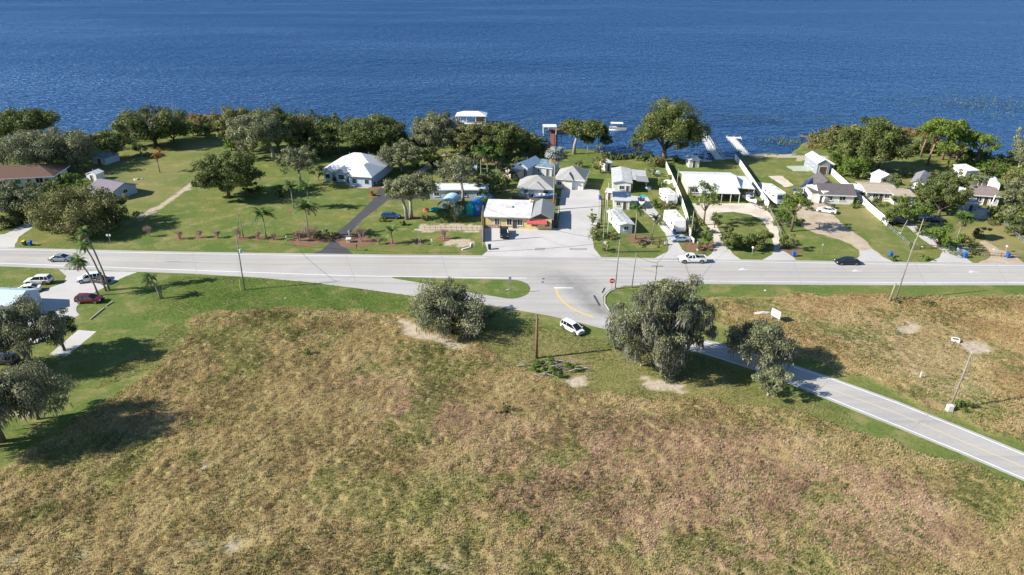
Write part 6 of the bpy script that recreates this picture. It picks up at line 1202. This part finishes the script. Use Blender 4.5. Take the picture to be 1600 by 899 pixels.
def platform(x, y, sx, sy, z, label, m, name='dock_platform', cat='dock', pile=None):
    p = G(x, y, z); root = empty(name, (p.x, p.y, -.45), 0, label, cat); hz = z+.45
    MB().box(-sx/2, sx/2, -sy/2, sy/2, hz-.12, hz).build('deck', m, root)
    for a in (-1, 1):
        for b in (-1, 1): MB().tube([(a*(sx/2-.12), b*(sy/2-.12), -1.2), (a*(sx/2-.12), b*(sy/2-.12), hz+1.0)], .09, 6).build('pile', pile or m, root)
    for b in (-1, 1): MB().tube([(-sx/2+.12, b*(sy/2-.12), hz+.9), (sx/2-.12, b*(sy/2-.12), hz+.9)], .04, 5).build('handrail', m, root)
    return root
platform(1097, 206, 3.2, 3.0, .55, 'square railed platform at the lake end of the long white dock', DECKW)
p = G(1119, 238, 0); rt = empty('boat_lift', (p.x, p.y, -.45), 0, 'white arched boat lift frame beside the long white dock', 'boat lift')
for y_ in (-1.2, 1.2): MB().tube([(-1.6,y_,-.6),(-1.5,y_,2.2),(-.8,y_,2.9),(.8,y_,2.9),(1.5,y_,2.2),(1.6,y_,-.6)], .08, 6).build('arch', WHITE, rt)
for x_ in (-.8, .8): MB().tube([(x_,-1.2,2.9),(x_,1.2,2.9)], .05, 5).build('brace', WHITE, rt)
dock([(863,246),(864,222),(864,207)], 1.6, 'red brown pier running straight out from the bank', DECKRED, .55, True, piles=WOOD); platform(873, 204, 7.5, 5.5, .35, 'red brown deck at the head of the pier', DECKRED, pile=WHITE)
p = G(858, 208, 0); rt = empty('boat_shelter', (p.x, p.y, -.45), 0, 'white flat roofed shelter beside the head of the red brown pier', 'shelter')
MB().box(-2.4, 2.6, -2.2, 2.2, 3.0, 3.18).build('roof', METALROOF, rt)
for a in (-2.2, 2.4):
    for b in (-2.0, 2.0): MB().tube([(a, b, -1.2), (a, b, 3.0)], .1, 6).build('post', WHITE, rt)
MB().box(-1.4, 1.6, -1.2, 1.2, 1.0, 1.5).build('stored_boat', P('dark hull', (.08,.08,.10)), rt)
platform(738, 192, 7.5, 4.5, .3, 'deck under the white roofed boathouse', DECKW, name='boathouse_deck')
p = G(737, 191, 0); rt = empty('boathouse', (p.x, p.y, -.45), R(-2), 'white hip roofed open boathouse standing in the lake', 'boathouse')
roof_solid(-6.0, 6.0, -3.4, 3.4, 3.3, 1.3, 'hip', 'x').build('roof', METALROOF, rt)
for a in (-5.5, -1.8, 1.8, 5.5):
    for b in (-3.0, 3.0): MB().box(a-.11, a+.11, b-.11, b+.11, -1.2, 3.3).build('post', WHITE, rt)
MB().box(2.0, 5.2, -1.4, 2.6, .8, 3.2).build('storage_room', P('brown boards', (.3,.18,.12)), rt)
boat(724, 192, 0, 5.0, 'boat with a white canopy under the boathouse roof', top=WHITE, trailer=False, z=-.5)
dock([(1272,219),(1262,214),(1250,212)], 2.2, 'dark weathered dock near the rusty reeds', WOOD, .4); 
p = G(1095, 250, 0); rt = empty('bench_swing', (p.x, p.y, 0), 0, 'dark swing seat in a pale frame on the shore lawn', 'swing seat')
for s in (-1, 1): MB().tube([(s*1.2,-.7,0),(s*1.2,0,2.0),(s*1.2,.7,0)], .06, 5).build('frame_leg', WHITE, rt)
MB().tube([(-1.2,0,2.0),(1.2,0,2.0)], .06, 5).build('beam', WHITE, rt); MB().box(-.8,.8,-.25,.25,.5,.56).box(-.8,.8,.22,.28,.56,1.05).build('seat', WOOD, rt)
# ---------------- poles, signs, bins and small things ----------------
def pole(x, y, ytop, label, dx=0, m=None, r=.15, arm=False, trans=False, name='utility_pole', cat='utility pole', group=None, guard=False, h=None, box=False, cap=True):
    p = G(x, y); h = h or ZT(y, ytop); root = empty(name, (p.x, p.y, 0), 0, label, cat, group); m = m or P('grey pole wood', (.27,.24,.21), rough=.9, noise=(2,(.18,.16,.14),.8))
    MB().tube([(0,0,-.3), (dx*.5,0,h*.5), (dx,0,h)], [r, r*.85, r*.68], 8).build('pole', m, root, smooth=True)
    if arm:
        MB().box(dx-1.1, dx+1.1, -.24, -.14, h-.65, h-.53).build('crossarm', WOOD, root)
        for a in (-1.0, -.5, .5, 1.0): MB().lathe([(.03,0),(.06,.03),(.035,.08),(.06,.12),(.03,.17)], 8, (dx+a, -.19, h-.53)).build('insulator', P('grey porcelain', (.45,.45,.47), rough=.3), root)
    elif cap: MB().lathe([(.03,0),(.07,.05),(.04,.12),(.07,.18),(.03,.25)], 8, (dx, 0, h)).build('insulator', P('grey porcelain', (.45,.45,.47), rough=.3), root)
    if trans:
        MB().lathe([(.24,0),(.27,.05),(.27,.75),(.24,.8)], 12, (dx*.8+.42, -.05, h-2.9)).build('transformer', P('transformer grey', (.5,.52,.53), rough=.5), root); MB().cbox(dx*.8+.18, 0, h-2.4, .3, .08, .1).build('bracket', STEEL, root)
    if guard: MB().tube([(-.5,-.6,0),(-.42,-.5,2.4)], .07, 6).build('guy_guard', YELLOWP, root); MB().tube([(-.42,-.5,2.4),(dx*.9,0,h*.9)], .015, 4).build('guy_wire', STEEL, root)
    if box: MB().cbox(-.35, -.5, .55, .75, .6, 1.1).build('service_box', P('pale cabinet paint', (.7,.7,.68), rough=.6), root)
    return Vector((p.x+dx, p.y, h))
GP = 'utility poles along the road'; BRN = P('creosote brown pole wood', (.20,.13,.09), rough=.9, noise=(2,(.12,.08,.055),.8))
t1 = pole(382, 453, 373, 'tall utility pole with a grey transformer at the left verge of the road', dx=.35, trans=True, guard=True, group=GP)
t2 = pole(381, 373, 334, 'slim utility pole among the bare shrubs across the road', dx=-.1, r=.12, group=GP)
t3 = pole(961, 452, 377, 'slim tall utility pole beside the red round sign', r=.12, dx=.25, group=GP); t4 = pole(987, 450, 398, 'middle utility pole rising behind the large mossy oak', r=.12, dx=.3, group=GP)
t5 = pole(1022, 452, 411, 'utility pole with insulators behind the large mossy oak', r=.14, dx=.1, arm=True, group=GP); t6 = pole(1399, 469, 376, 'tall leaning utility pole beside the vine covered stump', r=.14, dx=.6, group=GP)
pole(1389, 473, 443, 'short thick broken pole with vines at its foot', r=.22, dx=.3, m=P('split pale pole wood', (.30,.25,.19), noise=(2,(.2,.16,.12),.8)), name='pole_stump', cat='pole', cap=False); t7 = pole(1483, 640, 553, 'grey utility pole with a white box standing by the side road', r=.15, dx=.45, box=True, guard=False, group=GP)
pole(838, 560, 492, 'brown square cut pole standing in the meadow beside the brush pile', r=.26, m=BRN, name='wooden_pole', cat='pole', cap=False)
t8 = pole(756, 378, 323, 'brown wooden pole at the left front corner of the yellow store', r=.2, m=BRN, group=GP); pole(754, 388, 352, 'thin white pipe post in front of the store corner pole', r=.06, m=WHITE, name='pipe_post', cat='post', cap=False)
t9 = pole(1078, 382, 331, 'pale pole behind the blue grey car at the fence end', r=.11, m=WOODL, group=GP); t10 = pole(942, 384, 298, 'slim pole on the planted strip right of the parking lot', r=.1, m=WOODL, group=GP); pole(1054, 322, 264, 'thin dark mast between the two white trailers', r=.07, m=STEEL, name='antenna_mast', cat='mast', cap=False)
pole(1426, 391, 344, 'thin pole on the grass left of the round bright bush', r=.1, m=WOODL, dx=.5, group=GP); pole(1541, 340, 305, 'thick white pole beside the grey tarp heap', r=.17, m=WHITE, dx=.5, name='flag_pole', cat='pole', cap=False); pole(1408, 362, 344, 'short leaning post on a white base near the chain link fence', r=.08, m=WOODL, dx=.8, name='post', cat='post', cap=False)
pole(949, 372, 325, 'white plant pole beside the front trailer home', r=.07, m=WHITE, name='pipe_post', cat='post', cap=False); pole(947, 350, 286, 'thin white mast beside the flat roofed annex', r=.05, m=WHITE, name='antenna_mast', cat='mast', cap=False)
def wire(a, b, sag, label):
    a, b = Vector(a), Vector(b); mb = MB(); mb.tube([tuple((a.lerp(b, i/14)-a) + Vector((0,0,-sag*4*(i/14)*(1-i/14)))) for i in range(15)], .028, 4); o = mb.build('power_line', P('black cable', (.03,.03,.03)), loc=a); tag(o, label, 'cable', 'overhead cables')
wire(t1, t2, .5, 'overhead cable crossing the road at the left'); wire(t3, t10, .8, 'overhead cable from the red round sign to the planted strip'); wire(t3, t4, .3, 'overhead cable between the slim pole and the middle pole'); wire(t4, t5, .4, 'overhead cable between the middle pole and the insulator pole')
wire(t5, t9, .8, 'overhead cable from the insulator pole over the white pickup'); wire(t8, t3, 1.2, 'overhead cable from the store corner over the junction'); wire(t1, t3, 2.6, 'long overhead cable along the near side of the road')
# signs
def signpost(x, y, ytop, label, plates, r=.035, m=None, name='road_sign', cat='sign', rz=0, group=None):
    p = G(x, y); h = ZT(y, ytop); root = empty(name, (p.x, p.y, 0), R(rz), label, cat, group); MB().box(-r, r, -r, r, -.1, h).build('post', m or STEEL, root)
    for (dx, z, w_, hh, mt, yy) in plates: MB().box(dx-w_/2, dx+w_/2, -r-.03-yy, -r-.006-yy, h-z-hh, h-z).build('plate', mt, root)
    return root, h
RED = P('red sign paint', (.55,.02,.025), rough=.4)
p = G(957, 456); rt = empty('road_sign', (p.x-.2, p.y, 0), 0, 'round red no entry sign with a white bar at the junction corner', 'sign')
MB().box(-.04,.04,-.04,.04,-.1,2.5).build('post', STEEL, rt); dsc = MB(); k = 24; vs = [(.52*math.cos(2*math.pi*i/k), -.06, 2.35+.52*math.sin(2*math.pi*i/k)) for i in range(k)]+[(.52*math.cos(2*math.pi*i/k), -.045, 2.35+.52*math.sin(2*math.pi*i/k)) for i in range(k)]
dsc.add(vs, [tuple(range(k)), tuple(range(2*k-1,k-1,-1))]+[(i,k+i,k+(i+1)%k,(i+1)%k) for i in range(k)]); pl = dsc.build('plate', RED, rt); MB().box(-.36,.36,-.068,-.063,2.26,2.44).build('bar', WHITE, pl); MB().box(-.05,.05,.05,.09,.1,1.4).build('marker', YELLOWP, rt)
signpost(797, 459, 432, 'sign post with small pale plates on the grass island', [(0,.1,.5,.6,STEEL,0),(-.1,.8,.35,.45,STEEL,0),(.25,.9,.3,.4,STEEL,0)]); signpost(793, 454, 452, 'small white plate lying low on the grass island', [(0,.0,.7,.15,WHITE,0)], name='ground_plate')
signpost(799, 496, 476, 'thin sign post in the shade right of the round oak', [(0,.05,.55,.4,P('grey green sign back', (.25,.32,.32)),0)])
signpost(655, 391, 358, 'tall sign post with a wide white plate right of the short palm', [(0,.0,1.5,.28,WHITE,0)]); signpost(173, 381, 366, 'sign post with two small white plates beside the roadside thicket', [(-.3,.0,.4,.5,WHITE,0),(.35,.0,.35,.5,WHITE,0)])
signpost(1282, 399, 381, 'slim sign post with a small pale plate on the grass near the black car', [(0,.0,.3,.5,P('pale yellow plate', (.7,.68,.45)),0)]); signpost(1056, 451, 442, 'short marker post with a pale yellow plate behind the mossy oak', [(0,.0,.3,.5,P('pale yellow plate', (.7,.68,.45)),0)])
signpost(1088, 394, 377, 'sign post with a yellow plate on the mulch right of the paved drive', [(0,.0,.3,.6,P('pale yellow plate', (.7,.68,.45)),0)]); signpost(948, 396, 382, 'yellow marker post on the grass corner right of the lot', [(0,.0,.25,.5,YELLOWP,0)])
def bill(x, y, label):
    p = G(x, y); rt = empty('sign_board', (p.x, p.y, 0), R(-62), label, 'sign')
    for s in (-.8, .8): MB().box(s-.06, s+.06, .04, .16, -.1, 2.4).build('post', WOODL, rt)
    MB().box(-1.0, 1.0, -.04, .035, 1.1, 2.5).build('board', WHITE, rt)
    return rt
bill(1210, 504, 'blank white board sign on posts in the dry verge')
# driveway pillars, mailboxes, bins
def pillar(x, y, h, label, w_=.35, m=None, ball=True):
    p = G(x, y); rt = empty('driveway_pillar', p, 0, label, 'pillar', 'white driveway pillars'); MB().box(-w_/2, w_/2, -w_/2, w_/2, 0, h).build('shaft', m or WHITE, rt, bevel=.02); MB().box(-w_*.7, w_*.7, -w_*.7, w_*.7, h+.002, h+.1).build('cap', WHITE, rt)
    if ball: MB().lathe([(.05,0),(.2,.08),(.26,.25),(.2,.42),(.03,.5)], 12, (0,0,h+.1)).build('lamp', P('frosted lamp glass', (.8,.8,.78), rough=.3), rt, smooth=True)
pillar(511, 369, 1.3, 'white lamp pillar on the left of the black driveway'); pillar(546, 371, 1.3, 'white lamp pillar on the right of the black driveway'); pillar(545, 379, .9, 'short pale stone block in front of the right lamp pillar', .8, STONE, False)
def mailbox(x, y, label, col=WHITE, h=1.1, big=False):
    p = G(x, y); rt = empty('mailbox', p, 0, label, 'mailbox', 'roadside mailboxes'); s = 1.35 if big else 1; MB().box(-.05*s,.05*s,-.05,.05,-.1,h).build('post', WOODL if col is not BLACKP else BLACKP, rt)
    k = 8; pr = [(-.12*s, 0), (-.12*s,.14*s)]+[(-.12*s*math.cos(math.pi*i/k), .14*s+.11*s*math.sin(math.pi*i/k)) for i in range(1,k)]+[(.12*s,.14*s),(.12*s,0)]; n = len(pr)
    MB().add([(a,-.28,h+b) for a,b in pr]+[(a,.28,h+b) for a,b in pr], [tuple(range(n-1,-1,-1)), tuple(range(n,2*n))]+[(i,(i+1)%n,n+(i+1)%n,n+i) for i in range(n)]).build('box', col, rt); MB().box(.12*s+.004,.12*s+.02,-.1,-.05,h+.1,h+.32).build('flag', RED, rt)
mailbox(558, 392, 'black mailbox right of the black driveway mouth', BLACKP, 1.2); mailbox(675, 384, 'white mailbox on the sandy verge', WHITE, 1.1, True); mailbox(1175, 398, 'white mailbox before the three clipped bushes', WHITE, 1.5, True); mailbox(448, 377, 'small white mailbox behind the left road verge', WHITE, 1.0)
mailbox(1089, 398, 'small mailbox beside the yellow plated sign post', STONE, 1.0); mailbox(1571, 394, 'pale mailbox above the rightmost blue bin', STONE, 1.2, True); mailbox(657, 383, 'orange brown mailbox at the foot of the tall sign post', P('rusty paint', (.4,.15,.07)), 1.1, True)
def bin_(x, y, label, col=(.02,.10,.42), lid=None, rz=0):
    p = G(x, y); rt = empty('trash_bin', p, R(rz), label, 'trash bin', 'wheeled bins by the road'); bm = P('bin plastic %s' % str(col), col, rough=.5)
    MB().loft([[(-.26,-.30,.1),(.26,-.30,.1),(.26,.26,.1),(-.26,.26,.1)], [(-.34,-.38,1.02),(.34,-.38,1.02),(.34,.38,1.02),(-.34,.38,1.02)]]).build('body', bm, rt)
    MB().loft([[(-.38,-.42,1.03),(.38,-.42,1.03),(.38,.42,1.03),(-.38,.42,1.03)], [(-.30,-.30,1.16),(.30,-.30,1.16),(.30,.38,1.16),(-.30,.38,1.16)]]).build('lid', P('bin plastic %s' % str(lid or col), lid or col, rough=.5), rt)
    for s in (-1, 1): MB().tube([(s*.22,.34,.12),(s*.30,.34,.12)], .13, 10).build('wheel', DARK, rt)
    MB().tube([(-.26,.44,.98),(.26,.44,.98)], .025, 5).build('handle', BLACKP, rt)
bin_(39, 383.5, 'dark wheeled bin with a yellow lid at the left driveway', (.03,.07,.04), (.60,.45,.04)); bin_(48, 384, 'blue wheeled bin beside the yellow lidded bin'); bin_(1240, 401, 'blue wheeled bin at the paved drive right of the clipped bushes'); bin_(1391, 402, 'blue wheeled bin on the grass right of the black car'); bin_(1507, 403, 'blue wheeled bin below the blue grey crate')
bin_(1574, 403, 'rightmost blue wheeled bin beside the last drive'); bin_(937, 312, 'blue wheeled bin at the far right corner of the parking lot'); bin_(1053, 366, 'blue wheeled bin at the nose of the lower white trailer'); bin_(765, 390, 'dark bin on the shaded verge at the pipe post', (.02,.025,.04)); bin_(935, 356, 'black bin by the planted strip of the lot', (.02,.02,.025)); bin_(930, 357, 'pale grey bin by the planted strip of the lot', (.6,.62,.65))
def crate(x, y, sx, sy, h, label, m, name='crate', cat='crate', rz=0):
    p = G(x, y); rt = empty(name, p, R(rz), label, cat); w_ = .05
    MB().box(-sx/2,sx/2,-sy/2,-sy/2+w_,0,h).box(-sx/2,sx/2,sy/2-w_,sy/2,0,h).box(-sx/2,-sx/2+w_,-sy/2+w_,sy/2-w_,0,h).box(sx/2-w_,sx/2,-sy/2+w_,sy/2-w_,0,h).box(-sx/2+w_,sx/2-w_,-sy/2+w_,sy/2-w_,.02,.1).build('box', m, rt)
    MB().box(-sx/2+.06,sx/2-.06,-sy/2+.06,sy/2-.06,h*.7,h*.8).build('contents', BLACKP, rt)
crate(1504, 394, 2.2, 1.4, .9, 'blue grey open crate beside the blue bin on the right', P('blue grey crate', (.35,.42,.52), noise=(2,(.25,.3,.4),.7)), rz=-12); crate(1492, 535, 1.1, .9, .7, 'small white open box at the gravel patch in the meadow', WHITE, 'utility_box', 'box', -20)
crate(1513, 399, .9, .3, .4, 'yellow box on the grass right of the blue bin', YELLOWP, rz=10); crate(1040, 383, .01+.5, .5, .8, 'pale block post at the left of the second driveway', STONE, 'stone_block', 'block')
def rock(x, y, s, label, m=STONE, flat=.6):
    rg = np.random.default_rng(int(x*3+y)); p = G(x, y); mb = MB(); n, k = 8, 4; vs = []
    for j in range(k):
        t = j/(k-1)*math.pi/2
        for i in range(n): a = 2*math.pi*i/n; q = rg.uniform(.75,1.2); vs.append((s*math.cos(a)*math.cos(t)**.6*q+.001*i, s*math.sin(a)*math.cos(t)**.6*q, s*flat*math.sin(t)*rg.uniform(.85,1.1)-.02))
    mb.add(vs, [(j*n+i, j*n+(i+1)%n, (j+1)*n+(i+1)%n, (j+1)*n+i) for j in range(k-1) for i in range(n)]+[tuple((k-1)*n+i for i in range(n))]); return tag(mb.build('rock', m, loc=p), label, 'rock', 'pale rocks')
for x, y, s, l in ((946,380,.6,'pale boulder at the foot of the slim pole beside the lot'),(1196,454,.28,'small white stone alone on the near verge of the road'),(1441,386,.4,'round white boulder on the grass left of the round bright bush'),(1536,398,.4,'round white boulder on the grass between the two right hand drives'),(446,466,.2,'tiny white stone on the near left verge'),(320,733,.5,'white sandy stone in the dry meadow at the left'),(1342,560,.18,'small white stone in the dry verge near the tree shadow'),(213,281,.8,'pale stone ring heap on the left lawn'),(222,280,.35,'small dark stone right of the pale heap on the lawn'),(1553,390,.3,'small white stone on the dry yard near the last drive'),(1342,531,.2,'tiny pale stone left of the bare soil'),(1406,365,.45,'white base block near the chain link fence'),(504,360,.18,'small pale stone on the black driveway edge'),(795,452,.15,'small white stone on the grass island')): rock(x, y, s, l)
# stakes, timbers
def stake(x, y, h, label, m=WHITE, r=.06):
    p = G(x, y); rt = empty('stake', p, 0, label, 'stake'); MB().box(-r,r,-r,r,-.1,h).build('shaft', m, rt); MB().box(-r*1.4,r*1.4,-r*1.4,r*1.4,h+.002,h+.06).build('cap', m, rt)
stake(1437, 592, 1.2, 'white stake standing in the dry meadow left of the roadside pole'); stake(706, 414-9, .01+.9, 'orange reflector stake on the north road edge', P('orange plastic', (.6,.2,.05))) if False else None
stake(1310, 560, .5, 'low pale stake in the dry verge') if False else None
def timber(a, b, label, m=WOODL, h=.18, w_=.18, name='timber', cat='timber'):
    A, B = G(*a), G(*b); v = (B-A); o = MB().box(0, v.length, -w_/2, w_/2, 0, h).build(name, m, loc=A); o.rotation_euler.z = math.atan2(v.y, v.x); return tag(o, label, cat)
timber((141,500), (163,482), 'pale parking timber lying on the grass below the dark red SUV'); timber((166,479), (177,472), 'short pale timber lying right of the dark red SUV')
timber((722,391), (736,387), 'white board lying on the verge left of the parking lot', WHITE, .25, .3, 'board', 'board'); timber((734,388), (736,381), 'white board lying crosswise at the end of the other one', WHITE, .25, .25, 'board', 'board'); timber((690,377), (700,376), 'orange brown edging on the mulch of the thin bare shrub', P('terracotta', (.45,.17,.08)))
timber((928,462), (937,478), 'black tyre track rubble strip at the inner junction curb', P('torn asphalt', (.06,.06,.06)), .05, .35, 'asphalt_scrap', 'rubble'); timber((941,458), (945,450), 'short black asphalt scrap on the junction corner', P('torn asphalt', (.06,.06,.06)), .05, .3, 'asphalt_scrap', 'rubble')
# parked gear on the grass left of the road: water meter lids
for x, y, l in ((849,436,'small dark lid on the pavement right of the grass island'),(848,441,'second dark lid beside the grass island tip')): tag(MB().lathe([(.28,0),(.28,.03),(.22,.05)], 12).build('manhole_lid', P('iron lid', (.08,.08,.085)), loc=G(x, y, .014)), l, 'lid')
print('OBJECTS TOTAL', len(bpy.data.objects), 'POLYS', sum(len(m.polygons) for m in bpy.data.meshes))
